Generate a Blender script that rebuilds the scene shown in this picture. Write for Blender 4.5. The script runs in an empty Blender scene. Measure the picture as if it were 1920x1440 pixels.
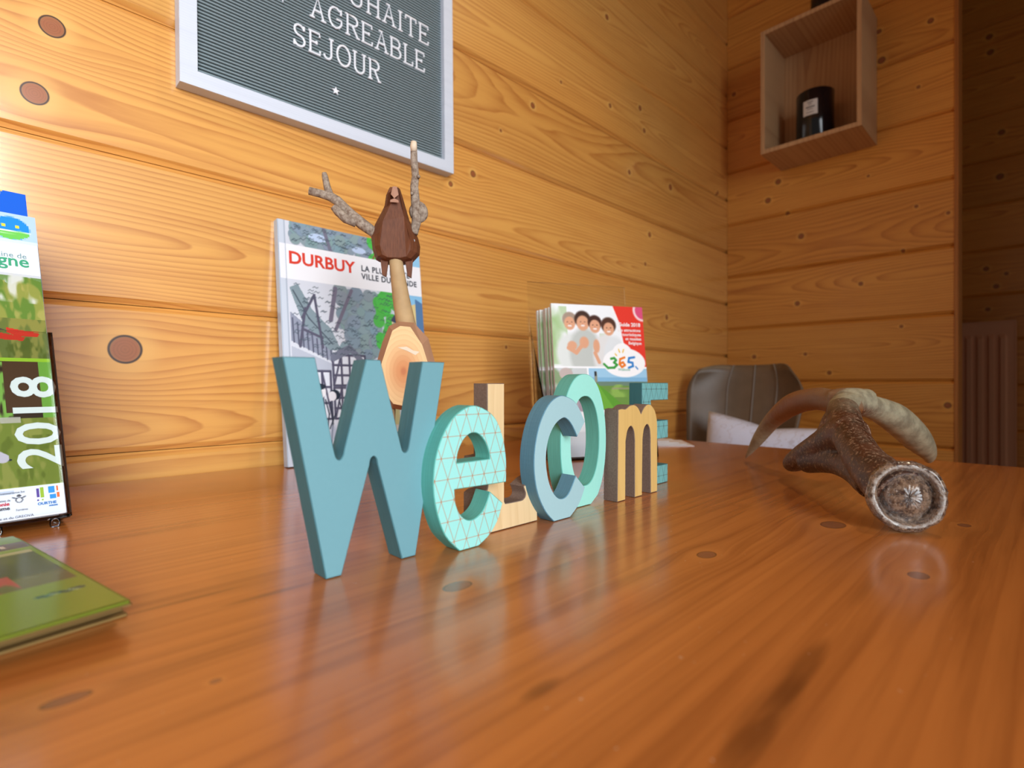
import bpy, bmesh, math, random
import numpy as np
from mathutils import Vector, Matrix, Euler
from mathutils.geometry import tessellate_polygon
PI = math.pi
sc = bpy.context.scene
COL = sc.collection

# ------------------------------------------------------------------ camera, world, lights, exposure
EYE = 0.108                     # camera height above the table top (z = 0)
cd = bpy.data.cameras.new('camera'); cam = bpy.data.objects.new('camera', cd); COL.objects.link(cam)
cd.sensor_width = 36; cd.lens = 992.1/1920*36; cd.clip_start = 0.01; cd.clip_end = 50
cam.location = (0, 0, EYE); cam.rotation_euler = (PI/2, 0, math.radians(45.469-90))
cd.dof.use_dof = True; cd.dof.focus_distance = 0.46; cd.dof.aperture_fstop = 6.3
sc.camera = cam

w = bpy.data.worlds.new('world'); sc.world = w; w.use_nodes = True
bg = w.node_tree.nodes['Background']; bg.inputs[0].default_value = (1.0, 0.90, 0.80, 1); bg.inputs[1].default_value = 0.17

def area(name, loc, target, sx, sy, power, col):
    l = bpy.data.lights.new(name, 'AREA'); l.shape = 'RECTANGLE'; l.size = sx; l.size_y = sy
    l.energy = power; l.color = col
    o = bpy.data.objects.new(name, l); COL.objects.link(o); o.location = loc
    d = Vector(target)-Vector(loc); o.rotation_euler = d.to_track_quat('-Z', 'Y').to_euler()
    return o
# daylight through the window behind the photographer, daylight from a second window to the right,
# and the small warm ceiling spot whose light throws the crisp shadows on the wall
wl = area('window_light', (-1.10, -1.9, 0.66), (-1.10, 1.0, 0.02), 2.1, 1.35, 54, (0.90, 0.95, 1.0)); wl.data.spread = math.radians(103)
sp_ = bpy.data.lights.new('ceiling_spot_light', 'SPOT'); sp_.energy = 17; sp_.color = (1.0, 0.80, 0.52); sp_.shadow_soft_size = 0.035
sp_.spot_size = math.radians(84); sp_.spot_blend = 0.7
so = bpy.data.objects.new('ceiling_spot_light', sp_); COL.objects.link(so); so.location = (0.95, -0.12, 1.56)
so.rotation_euler = (Vector((0.62, 0.32, 0.0))-Vector(so.location)).to_track_quat('-Z', 'Y').to_euler()

sc.view_settings.view_transform = 'Standard'; sc.view_settings.look = 'None'
sc.view_settings.gamma = 1; sc.view_settings.use_curve_mapping = False
sc.view_settings.exposure = 0.06

# ------------------------------------------------------------------ helpers
def S(r, g, b):
    f = lambda c: (c/255/12.92) if c/255 <= 0.04045 else ((c/255+0.055)/1.055)**2.4
    return (f(r), f(g), f(b), 1)
class NT:
    def __init__(s, name):
        s.mat = bpy.data.materials.new(name); s.mat.use_nodes = True
        s.t = s.mat.node_tree; s.n = s.t.nodes; s.b = s.n['Principled BSDF']
    def link(s, a, b): s.t.links.new(a, b)
    def setin(s, sock, v):
        if isinstance(v, bpy.types.NodeSocket): s.link(v, sock)
        else: sock.default_value = v
    def m(s, op, a, b=None, c=None, clamp=False):
        n = s.n.new('ShaderNodeMath'); n.operation = op; n.use_clamp = clamp
        for i, v in enumerate((a, b, c)):
            if v is not None: s.setin(n.inputs[i], v)
        return n.outputs[0]
    def node(s, typ, **kw):
        n = s.n.new(typ)
        for k, v in kw.items():
            if k in n.inputs.keys(): s.setin(n.inputs[k], v)
            else: setattr(n, k, v)
        return n
    def xyz(s, a, b, c):
        n = s.n.new('ShaderNodeCombineXYZ')
        for i, v in enumerate((a, b, c)): s.setin(n.inputs[i], v)
        return n.outputs[0]
    def sep(s, v):
        n = s.n.new('ShaderNodeSeparateXYZ'); s.link(v, n.inputs[0]); return n.outputs
    def noise(s, vec, scale, detail=3, rough=0.5):
        n = s.n.new('ShaderNodeTexNoise'); s.link(vec, n.inputs['Vector'])
        n.inputs['Scale'].default_value = scale; n.inputs['Detail'].default_value = detail
        n.inputs['Roughness'].default_value = rough; return n.outputs[0]
    def mix(s, f, a, b):
        n = s.n.new('ShaderNodeMix'); n.data_type = 'RGBA'
        s.setin(n.inputs[0], f); s.setin(n.inputs[6], a); s.setin(n.inputs[7], b); return n.outputs[2]
    def smooth(s, v, lo, hi, a=0.0, b=1.0):
        n = s.n.new('ShaderNodeMapRange'); n.interpolation_type = 'SMOOTHSTEP'
        s.setin(n.inputs[0], v); s.setin(n.inputs[1], lo); s.setin(n.inputs[2], hi); s.setin(n.inputs[3], a); s.setin(n.inputs[4], b); return n.outputs[0]
    def bump(s, h, strength=0.2, dist=0.001):
        n = s.n.new('ShaderNodeBump'); n.inputs['Strength'].default_value = strength; n.inputs['Distance'].default_value = dist
        s.link(h, n.inputs['Height']); s.link(n.outputs[0], s.b.inputs['Normal']); return n
    def done(s, col, rough=0.5, spec=0.5, metal=0.0):
        s.setin(s.b.inputs['Base Color'], col); s.setin(s.b.inputs['Roughness'], rough)
        s.setin(s.b.inputs['Specular IOR Level'], spec); s.setin(s.b.inputs['Metallic'], metal); return s.mat

def plain(name, col, rough=0.5, spec=0.5, grain=0.04, scale=60, metal=0.0, bump=0.0):
    t = NT(name); p = t.node('ShaderNodeTexCoord').outputs['Object']
    n = t.noise(p, scale, 4)
    d = tuple(max(0, c*(1-grain*4)) for c in col[:3])+(1,)
    if bump: t.bump(n, bump, 0.001)
    return t.done(t.mix(n, d, tuple(min(1, c*(1+grain)) for c in col[:3])+(1,)), rough, spec, metal)

# pine: growth rings cut by the face of the board, bent around knots
def wood(name, light, mid, dark, axes='xz', knots=(), rough=0.35, spec=0.5, ring=0.0060, per_board=True, world=True,
         streaks=(), stave=0.0, coat=0.0, coat_rough=0.15, contrast=1.0, spread=0.10, vary=0.16, knot_col=S(120, 62, 36), stretch=0.45, wav=0.15, kamt=0.9, streaky=0.25, specks=0.0):
    t = NT(name)
    pos = t.node('ShaderNodeNewGeometry').outputs['Position'] if world else t.node('ShaderNodeTexCoord').outputs['Object']
    X = t.sep(pos); ix = {'x': 0, 'y': 1, 'z': 2}
    s_, t_ = X[ix[axes[0]]], X[ix[axes[1]]]
    if per_board:
        loc = t.node('ShaderNodeObjectInfo').outputs['Location']; L = t.sep(loc)
        base = L[ix[axes[1]]] if world else 0.0
        seedv = t.node('ShaderNodeTexWhiteNoise', noise_dimensions='3D', Vector=loc)
    elif stave:
        idx = t.m('FLOOR', t.m('DIVIDE', t_, stave)); base = t.m('MULTIPLY', t.m('ADD', idx, 0.5), stave)
        seedv = t.node('ShaderNodeTexWhiteNoise', noise_dimensions='3D', Vector=t.xyz(idx, 3.3, 1.7))
    else:
        base = 0.0; seedv = t.node('ShaderNodeTexWhiteNoise', noise_dimensions='3D', Vector=(1.3, 2.7, 0.4))
    R = t.sep(seedv.outputs['Color'])
    tt = t_; mask = 0.0; halo = 0.0; kring = 0.0; dmin = 9.0
    for (ks, kt, kr, *el) in knots:
        e = el[0] if el else 1.0
        a = t.m('SUBTRACT', s_, ks); b = t.m('SUBTRACT', t_, kt)
        a2 = t.m('DIVIDE', a, kr*5.0); b2 = t.m('DIVIDE', b, kr*2.6)
        q = t.m('ADD', t.m('MULTIPLY', a2, a2), t.m('MULTIPLY', b2, b2))
        g = t.m('POWER', 2.718, t.m('MULTIPLY', q, -1.0))
        tt = t.m('SUBTRACT', tt, t.m('MULTIPLY', t.m('MULTIPLY', b, g), 0.85))
        a3 = t.m('DIVIDE', a, kr*e); b3 = t.m('DIVIDE', b, kr)
        d = t.m('SQRT', t.m('ADD', t.m('MULTIPLY', a3, a3), t.m('MULTIPLY', b3, b3)))
        mask = t.m('MAXIMUM', mask, t.smooth(d, 0.75, 1.05, 1.0, 0.0))
        dmin = t.m('MINIMUM', dmin, d)
        halo = t.m('MAXIMUM', halo, t.smooth(d, 1.0, 2.6, 1.0, 0.0))
        kring = t.m('ADD', kring, t.smooth(t.m('ABSOLUTE', t.m('SUBTRACT', d, 0.93)), 0.02, 0.13, 1.0, 0.0))
    low = t.noise(t.xyz(t.m('MULTIPLY', s_, stretch), t.m('MULTIPLY', tt, 1.6), t.m('MULTIPLY', R[0], 40.0)), 2.6, 1)
    fine = t.noise(t.xyz(t.m('MULTIPLY', s_, 3.0), t.m('MULTIPLY', tt, 22.0), t.m('MULTIPLY', R[1], 20.0)), 3.0, 3)
    fib = t.noise(t.xyz(t.m('MULTIPLY', s_, 14.0), t.m('MULTIPLY', tt, 420.0), R[1]), 3.0, 3)
    tl = t.m('SUBTRACT', tt, base)
    zc = t.m('MULTIPLY', t.m('SUBTRACT', R[0], 0.5), spread)
    dep = t.m('ADD', t.m('MULTIPLY', R[1], 0.035), t.m('MULTIPLY', t.m('SUBTRACT', low, 0.36), wav))
    u = t.m('SUBTRACT', tl, zc)
    r = t.m('SQRT', t.m('ADD', t.m('MULTIPLY', u, u), t.m('MULTIPLY', dep, dep)))
    r = t.m('ADD', r, t.m('MULTIPLY', fine, 0.003))
    fr = t.m('FRACT', t.m('DIVIDE', r, ring))
    line = t.m('MULTIPLY', t.m('POWER', fr, 2.6), t.smooth(fr, 0.90, 1.0, 1.0, 0.0))
    line = t.m('MULTIPLY', line, t.m('MULTIPLY', t.m('ADD', 0.10, t.m('MULTIPLY', fine, 1.1)), contrast))
    col = t.mix(t.m('MULTIPLY', low, 0.9), light, mid)
    col = t.mix(t.m('MULTIPLY', fib, 0.35), col, mid)
    sk = t.noise(t.xyz(t.m('MULTIPLY', s_, 1.6), t.m('MULTIPLY', tt, 46.0), R[2]), 2.2, 4, 0.6)
    col = t.mix(t.m('MULTIPLY', t.smooth(sk, 0.42, 0.75), streaky), col, dark)
    col = t.mix(t.m('MINIMUM', line, 1.0), col, dark)
    col = t.mix(t.m('MULTIPLY', halo, 0.5), col, light)
    for (ss, st, la, lb, amt) in streaks:
        a = t.m('DIVIDE', t.m('SUBTRACT', s_, ss), la); b = t.m('DIVIDE', t.m('SUBTRACT', t_, st), lb)
        q = t.m('ADD', t.m('ADD', t.m('MULTIPLY', a, a), t.m('MULTIPLY', b, b)), t.m('MULTIPLY', t.m('SUBTRACT', fine, 0.5), 3.2))
        col = t.mix(t.m('MULTIPLY', t.smooth(q, 0.0, 1.3, 1.0, 0.0), amt), col, tuple(c*0.34 for c in dark[:3])+(1,))
    kc = t.mix(fib, knot_col, tuple(min(1, c*1.5) for c in knot_col[:3])+(1,))
    if knots: kc = t.mix(t.m('POWER', t.m('FRACT', t.m('MULTIPLY', t.m('ADD', dmin, t.m('MULTIPLY', fine, 0.3)), 5.0)), 2.0), tuple(min(1, c*1.7) for c in knot_col[:3])+(1,), kc)
    col = t.mix(t.m('MULTIPLY', mask, kamt), col, kc)
    col = t.mix(t.m('MULTIPLY', t.m('MINIMUM', kring, 1.0), min(1.0, kamt*1.1)), col, S(52, 26, 16))
    if specks:
        w1 = t.noise(t.xyz(s_, t_, 0.0), 260, 2, 0.5); w2 = t.noise(t.xyz(s_, t_, 5.0), 9, 2)
        col = t.mix(t.m('MULTIPLY', t.smooth(t.m('ADD', w1, t.m('MULTIPLY', t.m('SUBTRACT', w2, 0.5), 0.25)), 0.745, 0.79), specks), col, S(232, 206, 180))
    hv = t.node('ShaderNodeHueSaturation', Color=col, Value=t.m('ADD', 1.0-vary/2, t.m('MULTIPLY', R[2], vary)))
    t.bump(t.m('ADD', t.m('MULTIPLY', line, -0.6), t.m('MULTIPLY', fib, 0.5)), 0.10, 0.0006)
    if coat:
        t.b.inputs['Coat Weight'].default_value = coat; t.b.inputs['Coat IOR'].default_value = 1.5 if coat < 1 else 1.85; t.b.inputs['Coat Roughness'].default_value = coat_rough
    return t.done(hv.outputs[0], t.m('ADD', rough, t.m('MULTIPLY', fib, 0.08)), spec)

def mesh_obj(name, verts, faces, mats, parent=None, loc=(0, 0, 0), smooth=False, mi=None):
    me = bpy.data.meshes.new(name); me.from_pydata([tuple(v) for v in verts], [], faces); me.update()
    for m in (mats if isinstance(mats, (list, tuple)) else [mats]): me.materials.append(m)
    if mi is not None: me.polygons.foreach_set('material_index', mi)
    if smooth: me.polygons.foreach_set('use_smooth', [True]*len(me.polygons))
    bm = bmesh.new(); bm.from_mesh(me); bmesh.ops.recalc_face_normals(bm, faces=bm.faces); bm.to_mesh(me); bm.free()
    o = bpy.data.objects.new(name, me); COL.objects.link(o); o.location = loc
    if parent: o.parent = parent
    return o
def tag(o, label=None, cat=None, group=None, kind=None):
    if label: o['label'] = label
    if cat: o['category'] = cat
    if group: o['group'] = group
    if kind: o['kind'] = kind
    return o
def empty(name, loc=(0, 0, 0), rot=(0, 0, 0)):
    o = bpy.data.objects.new(name, None); COL.objects.link(o); o.location = loc; o.rotation_euler = rot
    o.empty_display_size = 0.02
    return o
def box_vf(x0, x1, y0, y1, z0, z1, b=0.0):
    if b <= 0:
        v = [(x, y, z) for x in (x0, x1) for y in (y0, y1) for z in (z0, z1)]
        return v, [(0, 1, 3, 2), (4, 6, 7, 5), (0, 4, 5, 1), (2, 3, 7, 6), (0, 2, 6, 4), (1, 5, 7, 3)]
    bm = bmesh.new(); v, f = box_vf(x0, x1, y0, y1, z0, z1)
    vs = [bm.verts.new(p) for p in v]; [bm.faces.new([vs[i] for i in q]) for q in f]
    bmesh.ops.bevel(bm, geom=bm.edges[:], offset=b, segments=2, affect='EDGES', profile=0.6)
    bm.verts.index_update()
    r = [tuple(x.co) for x in bm.verts], [tuple(x.index for x in q.verts) for q in bm.faces]; bm.free(); return r
def box(name, x0, x1, y0, y1, z0, z1, mat, parent=None, b=0.0, loc=(0, 0, 0)):
    v, f = box_vf(x0, x1, y0, y1, z0, z1, b); return mesh_obj(name, v, f, mat, parent, loc)
def cbox(name, c, d, mat, parent=None, b=0.0):          # centred box whose object origin is its centre
    return box(name, -d[0]/2, d[0]/2, -d[1]/2, d[1]/2, -d[2]/2, d[2]/2, mat, parent, b, c)
def join_vf(parts):
    V, F = [], []
    for v, f in parts:
        n = len(V); V += list(v); F += [tuple(i+n for i in q) for q in f]
    return V, F
def tube_vf(pts, rad, n=12, caps=True, wob=0.0, seed=1, flat=None):
    rnd = random.Random(seed); P = [Vector(p) for p in pts]; V, F = [], []
    up = Vector((0.13, 0.21, 1)).normalized(); nx = None
    for i, p in enumerate(P):
        d = (P[min(i+1, len(P)-1)]-P[max(i-1, 0)]).normalized()
        if nx is None:
            nx = d.cross(up)
            if nx.length < 0.1: nx = d.cross(Vector((1, 0, 0)))
        nx = (nx-d*nx.dot(d)).normalized(); ny = d.cross(nx)
        r = rad[i] if isinstance(rad, (list, tuple)) else rad
        for k in range(n):
            a = 2*PI*k/n; q = r*(1+wob*(rnd.random()-0.5))
            V.append(p+nx*math.cos(a)*q+ny*math.sin(a)*q)
        if i: F += [((i-1)*n+k, (i-1)*n+(k+1) % n, i*n+(k+1) % n, i*n+k) for k in range(n)]
    if caps: F += [tuple(range(n))[::-1], tuple((len(P)-1)*n+k for k in range(n))]
    return V, F
def spline(pts, k=6):                                     # Catmull-Rom through any-dimensional points
    P = [np.array(p, float) for p in pts]; out = []
    for i in range(len(P)-1):
        a, b, c, d = P[max(i-1, 0)], P[i], P[i+1], P[min(i+2, len(P)-1)]
        for j in range(k):
            t = j/k; out.append(0.5*((2*b)+(-a+c)*t+(2*a-5*b+4*c-d)*t*t+(-a+3*b-3*c+d)*t**3))
    return out+[P[-1]]
def lathe_vf(prof, n=32, c=(0, 0, 0)):
    V, F = [], []
    for r, z in prof: V += [(c[0]+r*math.cos(2*PI*k/n), c[1]+r*math.sin(2*PI*k/n), c[2]+z) for k in range(n)]
    for i in range(len(prof)-1): F += [(i*n+k, i*n+(k+1) % n, (i+1)*n+(k+1) % n, (i+1)*n+k) for k in range(n)]
    return V, F
def smooth_closed(pts, k=5):                              # pts (x, z) or (x, z, 1) where 1 marks a sharp corner
    n = len(pts); out = []
    for i in range(n):
        a, b, c, d = (pts[(i+j-1) % n] for j in range(4))
        if len(b) > 2 and len(c) > 2: out.append(b[:2]); continue
        A = np.array((a if len(b) < 3 else b)[:2], float); B = np.array(b[:2], float); C = np.array(c[:2], float)
        D = np.array((d if len(c) < 3 else c)[:2], float)
        for j in range(k):
            t = j/k; out.append(tuple(0.5*((2*B)+(-A+C)*t+(2*A-5*B+4*C-D)*t*t+(-A+3*B-3*C+D)*t**3)))
    return out
def prism(name, loops, y0, y1, mats, parent=None, loc=(0, 0, 0), ch=0.0005):
    """loops: outline then holes, in (x, z); y0 the front face, y1 the back; material 0 on the faces, 1 on the sides"""
    L = []
    for li, lp in enumerate(loops):
        lp = [Vector((p[0], p[1])) for p in lp]
        ar = sum(lp[i].x*lp[(i+1) % len(lp)].y-lp[(i+1) % len(lp)].x*lp[i].y for i in range(len(lp)))
        if (ar < 0) != (li > 0): lp.reverse()
        n = len(lp); ins = []
        for i in range(n):
            e1 = (lp[i]-lp[i-1]); e2 = (lp[(i+1) % n]-lp[i])
            e1 = e1.normalized() if e1.length else Vector((1, 0)); e2 = e2.normalized() if e2.length else e1
            b = Vector((-e1.y-e2.y, e1.x+e2.x))
            b = b.normalized() if b.length > 1e-4 else Vector((-e1.y, e1.x))
            ins.append(lp[i]+b*ch/max(0.5, b.dot(Vector((-e1.y, e1.x)))))
        L.append((lp, ins))
    V, F, MI = [], [], []
    rings = []
    for lp, ins in L:
        base = len(V); n = len(lp)
        for ring, y in ((ins, y0), (lp, y0+ch), (lp, y1-ch), (ins, y1)): V += [(p.x, y, p.y) for p in ring]
        for q in range(3):
            for i in range(n):
                j = (i+1) % n; F.append((base+q*n+i, base+q*n+j, base+(q+1)*n+j, base+(q+1)*n+i)); MI.append(1 if len(mats) > 1 else 0)
        rings.append((base, n))
    tri = tessellate_polygon([[Vector((p.x, p.y, 0)) for p in ins] for _, ins in L])
    idx = []
    for base, n in rings: idx += [(base+i, base+3*n+i) for i in range(n)]
    for t3 in tri:
        F.append(tuple(idx[i][0] for i in t3)); MI.append(0)
        F.append(tuple(idx[i][1] for i in reversed(t3))); MI.append(0)
    return mesh_obj(name, V, F, list(mats), parent, loc, mi=MI)
def text_mesh(name, body, size, mat, parent, xf, bold=0.0, align='LEFT', depth=0.00012, width=1.0, shear=0.0, space=1.0):
    """flat raised lettering; xf maps (x right, y up, z out of the page) to the parent's space"""
    c = bpy.data.curves.new(name, 'FONT'); c.body = body; c.size = size; c.align_x = align; c.offset = bold
    c.extrude = depth; c.shear = shear; c.space_character = space; c.resolution_u = 3
    o = bpy.data.objects.new('tmp', c); COL.objects.link(o)
    dg = bpy.context.evaluated_depsgraph_get(); me = bpy.data.meshes.new_from_object(o.evaluated_get(dg))
    COL.objects.unlink(o); bpy.data.objects.remove(o); bpy.data.curves.remove(c)
    me.name = name
    for v in me.vertices: v.co = xf @ Vector((v.co.x*width, v.co.y, v.co.z))
    me.materials.clear(); me.materials.append(mat)
    q = bpy.data.objects.new(name, me); COL.objects.link(q)
    if parent: q.parent = parent
    return q

# pictures printed on covers: painted in code on a raster, then carried by the vertices of a fine grid
class Pic:
    def __init__(s, w, h, bg=(255, 255, 255)):
        s.w, s.h = w, h; s.a = np.zeros((h, w, 3)); s.a[:] = bg
        s.X, s.Y = np.meshgrid((np.arange(w)+0.5)/w, (np.arange(h)+0.5)/h); s.asp = h/w; s.rs = np.random.RandomState(7)
    def put(s, m, col, al=1.0):
        m = np.clip(m, 0, 1)[..., None]*al; s.a = s.a*(1-m)+np.array(col, float)*m
    def poly(s, pts, col, al=1.0):
        ins = np.zeros(s.X.shape, bool); n = len(pts)
        for i in range(n):
            (x1, y1), (x2, y2) = pts[i], pts[(i+1) % n]
            if y1 == y2: continue
            c = ((s.Y > y1) != (s.Y > y2)) & (s.X < (x2-x1)*(s.Y-y1)/(y2-y1)+x1); ins ^= c
        s.put(ins.astype(float), col, al)
    def rect(s, x0, y0, x1, y1, col, al=1.0): s.put(((s.X >= x0) & (s.X < x1) & (s.Y >= y0) & (s.Y < y1)).astype(float), col, al)
    def ell(s, cx, cy, rx, ry, col, al=1.0, soft=0.12):
        d = np.sqrt(((s.X-cx)/rx)**2+((s.Y-cy)/ry)**2); s.put((1-d)/soft+0.5, col, al)
    def line(s, p, q, wd, col, al=1.0):
        px, py = p; qx, qy = q; dx, dy = qx-px, (qy-py)*s.asp; L = dx*dx+dy*dy+1e-12
        t = np.clip(((s.X-px)*dx+(s.Y-py)*s.asp*dy)/L, 0, 1)
        d = np.sqrt((s.X-px-t*dx)**2+((s.Y-py)*s.asp-t*dy)**2); s.put((wd-d)*s.w+0.5, col, al)
    def path(s, pts, wd, col, al=1.0):
        for a, b in zip(pts, pts[1:]): s.line(a, b, wd, col, al)
    def fuzz(s, n, scale=1):
        g = s.rs.rand(max(2, n), max(2, n)); yi = np.clip(s.Y, 0, 1)*(g.shape[0]-1); xi = np.clip(s.X, 0, 1)*(g.shape[1]-1)
        y0 = yi.astype(int); x0 = xi.astype(int); fy = yi-y0; fx = xi-x0
        y1 = np.minimum(y0+1, g.shape[0]-1); x1 = np.minimum(x0+1, g.shape[1]-1)
        return (g[y0, x0]*(1-fy)*(1-fx)+g[y0, x1]*(1-fy)*fx+g[y1, x0]*fy*(1-fx)+g[y1, x1]*fy*fx)
    def mottle(s, x0, y0, x1, y1, col, n=20, thr=0.5, al=0.8):
        f = s.fuzz(n)*0.6+s.fuzz(n*2)*0.4
        m = ((s.X >= x0) & (s.X < x1) & (s.Y >= y0) & (s.Y < y1))*np.clip((f-thr)*8, 0, 1); s.put(m, col, al)
def print_mat(name, rough=0.22):
    t = NT(name); c = t.node('ShaderNodeVertexColor', layer_name='print').outputs[0]
    return t.done(c, rough, 0.5)
def picture(name, pic, xf, wid, hei, mat, parent):
    """flat print: grid wid x hei, origin bottom-left, xf maps (x, y, z)"""
    w_, h_ = pic.w, pic.h
    gx, gy = np.meshgrid(np.arange(w_+1)/w_*wid, hei-np.arange(h_+1)/h_*hei)
    V = [xf @ Vector((float(x), float(y), 0)) for x, y in zip(gx.ravel(), gy.ravel())]
    i = (np.arange(h_)[:, None]*(w_+1)+np.arange(w_)[None]).ravel()
    F = np.stack([i, i+w_+1, i+w_+2, i+1], 1).tolist()
    me = bpy.data.meshes.new(name); me.from_pydata(V, [], F); me.update(); me.materials.append(mat)
    ca = me.color_attributes.new('print', 'FLOAT_COLOR', 'CORNER')
    a = np.clip(pic.a/255, 0, 1).reshape(-1, 3); a = np.where(a <= 0.04045, a/12.92, ((a+0.055)/1.055)**2.4)
    cols = np.concatenate([np.repeat(a, 4, 0), np.ones((a.shape[0]*4, 1))], 1).astype(np.float32)
    ca.data.foreach_set('color', cols.ravel())
    o = bpy.data.objects.new(name, me); COL.objects.link(o)
    if parent: o.parent = parent
    return o

# ------------------------------------------------------------------ materials
PINE = (S(238, 178, 88), S(220, 142, 52), S(166, 84, 22))
m_wall_left = wood('varnished_pine_left_wall', S(238, 186, 104), S(220, 150, 66), S(168, 90, 32), axes='xz', rough=0.34, coat=1.0, coat_rough=0.15, knots=[(0.0452, 0.4809, 0.0111), (0.0316, 0.406, 0.0115), (0.1074, 0.147, 0.0162), (0.6196, 0.4872, 0.006), (0.5687, 0.4554, 0.0046), (0.7769, 0.6685, 0.006), (0.8647, 0.7509, 0.0035), (1.044, 0.767, 0.0054), (1.1742, 0.8083, 0.0068), (1.1943, 0.7582, 0.0059), (1.1256, 0.6321, 0.0057), (1.3277, 0.6479, 0.0082), (1.2201, 0.4964, 0.0069), (1.1994, 0.4168, 0.0051), (1.3075, 0.2891, 0.0072), (0.6884, 0.5883, 0.0031), (0.7024, 0.1785, 0.0032), (1.0311, 0.9703, 0.0063), (1.6236, 0.7067, 0.0072)])
m_wall_back = wood('varnished_pine_back_wall', *PINE, axes='yz', rough=0.36, coat=0.3, knots=[(0.5115, 0.5411, 0.0078), (0.5216, 0.3452, 0.0068), (0.362, 0.3818, 0.0054), (0.2717, 0.2583, 0.0043), (0.6454, 0.1926, 0.0061), (0.5001, 0.1951, 0.0048), (0.4381, 0.1397, 0.0056), (0.1778, 0.055, 0.0074), (0.2683, 0.4552, 0.0043), (0.2112, 1.0259, 0.0067), (0.3146, 0.9712, 0.0088), (0.3206, 1.0508, 0.0061), (0.2361, 0.8687, 0.0042), (0.5749, 0.7179, 0.008), (0.6042, 0.6688, 0.0082), (0.5494, 0.6171, 0.0059), (0.3447, 0.6711, 0.0036), (0.2404, 0.5638, 0.0042), (0.1767, 0.5327, 0.0041), (0.7085, 1.0339, 0.0063)])
m_wall_alcove = wood('varnished_pine_alcove_wall', *PINE, axes='yz', rough=0.34, coat=0.2, knots=[(0.1581, 1.4014, 0.0099), (0.1552, 1.3425, 0.0099), (0.1245, 1.0344, 0.0098), (0.1289, 0.8727, 0.011), (0.167, 0.5385, 0.0086), (0.1116, 0.5124, 0.0061), (0.139, 0.4691, 0.0085), (0.1626, 0.3866, 0.0074)])
m_table = wood('lacquered_pine_table_top', S(208, 134, 68), S(182, 104, 44), S(126, 64, 24), axes='xy', per_board=False, stave=0.105,
    rough=0.20, coat=0.5, ring=0.0085, spread=0.16, vary=0.14, contrast=0.40, stretch=0.3, wav=0.09, kamt=0.6, streaky=0.55, specks=0.5, knot_col=S(70, 48, 50),
    knots=[(0.1775, 0.2219, 0.0057, 1.6), (0.3727, 0.052, 0.0051, 1.4), (0.3226, 0.1523, 0.0054, 1.5), (0.4602, 0.1166, 0.0082, 1.5), (0.5299, 0.0459, 0.0041, 1.5), (0.0581, 0.2127, 0.0016, 1.3), (0.0183, 0.2359, 0.0036, 2.0)],
    streaks=[(0.1058, 0.2813, 0.03, 0.0035, 0.75), (0.2153, 0.0655, 0.035, 0.0045, 0.5), (0.1388, 0.1263, 0.012, 0.004, 0.55), (0.1838, 0.0656, 0.03, 0.006, 0.35), (0.1603, 0.0633, 0.02, 0.005, 0.4), (0.3446, 0.0672, 0.05, 0.004, 0.35), (0.065, 0.3027, 0.03, 0.002, 0.45)])
m_crate = wood('raw_pale_pine', S(216, 178, 132), S(196, 152, 106), S(152, 100, 62), axes='zy', rough=0.6, ring=0.009, per_board=True, contrast=0.7,
    knots=[(0.79, 0.54, 0.006), (0.95, 0.50, 0.005)])
m_trim = wood('stained_pine_trim', S(190, 128, 66), S(168, 104, 46), S(120, 66, 26), axes='zy', rough=0.4)
m_dark = plain('shadow_gap', S(60, 34, 16), 0.8)
m_floor = plain('floor_tiles_grey_brown', S(120, 100, 84), 0.5, scale=3)
m_ceiling = plain('ceiling_boards', S(196, 140, 80), 0.6, scale=5)

# ------------------------------------------------------------------ the room
P_ = 0.16767; YL = 0.73; XE = 1.692; YE = 0.165; XA = 2.65; FL = -0.76; CEIL = 1.62
def plank(name, length, z0, z1, mat, parent, origin, along):
    c = 0.0065; h = (z1-z0)/2-0.0004; d = 0.028
    prof = [(0.0, -h+c), (0.0, h-c), (0.0015, h-c*0.75), (c, h), (d, h), (d, -h), (c, -h), (0.0015, -h+c*0.75)]
    V, F = [], []; n = len(prof)
    for s in (-length/2, length/2):
        V += [((s, q, z) if along == 'x' else (q, s, z)) for q, z in prof]
    F = [(i, (i+1) % n, n+(i+1) % n, n+i) for i in range(n)]+[tuple(range(n)), tuple(range(2*n-1, n-1, -1))]
    return mesh_obj('plank', V, F, mat, parent, origin)
def plank_wall(name, along, fixed, a0, a1, zbase, mat):
    if along == 'x': r = box(name, a0, a1, fixed+0.027, fixed+0.12, FL, CEIL, m_dark)
    else: r = box(name, fixed+0.027, fixed+0.06, a0, a1, FL, CEIL, m_dark)
    tag(r, kind='structure')
    k = int(math.floor((FL-zbase)/P_))
    while zbase+k*P_ < CEIL:
        z0 = max(zbase+k*P_, FL); z1 = min(zbase+(k+1)*P_, CEIL)
        if z1-z0 > 0.02:
            mid = (a0+a1)/2; o = (mid, fixed, (z0+z1)/2) if along == 'x' else (fixed, mid, (z0+z1)/2)
            plank(name, a1-a0, z0, z1, mat, r, o, along)
        k += 1
    return r
plank_wall('wall_left', 'x', YL, -1.6, XE+0.028, -0.1374, m_wall_left)
plank_wall('wall_back', 'y', XE, YE, YL-0.0005, -0.2199, m_wall_back)
plank_wall('wall_right', 'y', XA, -1.6, YL, 0.1048, m_wall_alcove)
tag(box('trim_1', XE-0.002, XE+0.075, YE-0.008, YE, FL, CEIL, m_trim), kind='structure')
tag(box('trim_2', XE+0.06, XA, YL-0.02, YL+0.1, FL, CEIL, m_trim), kind='structure')
tag(box('floor', -1.8, XA+0.1, -2.6, YL+0.12, FL-0.05, FL, m_floor), kind='structure')
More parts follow.
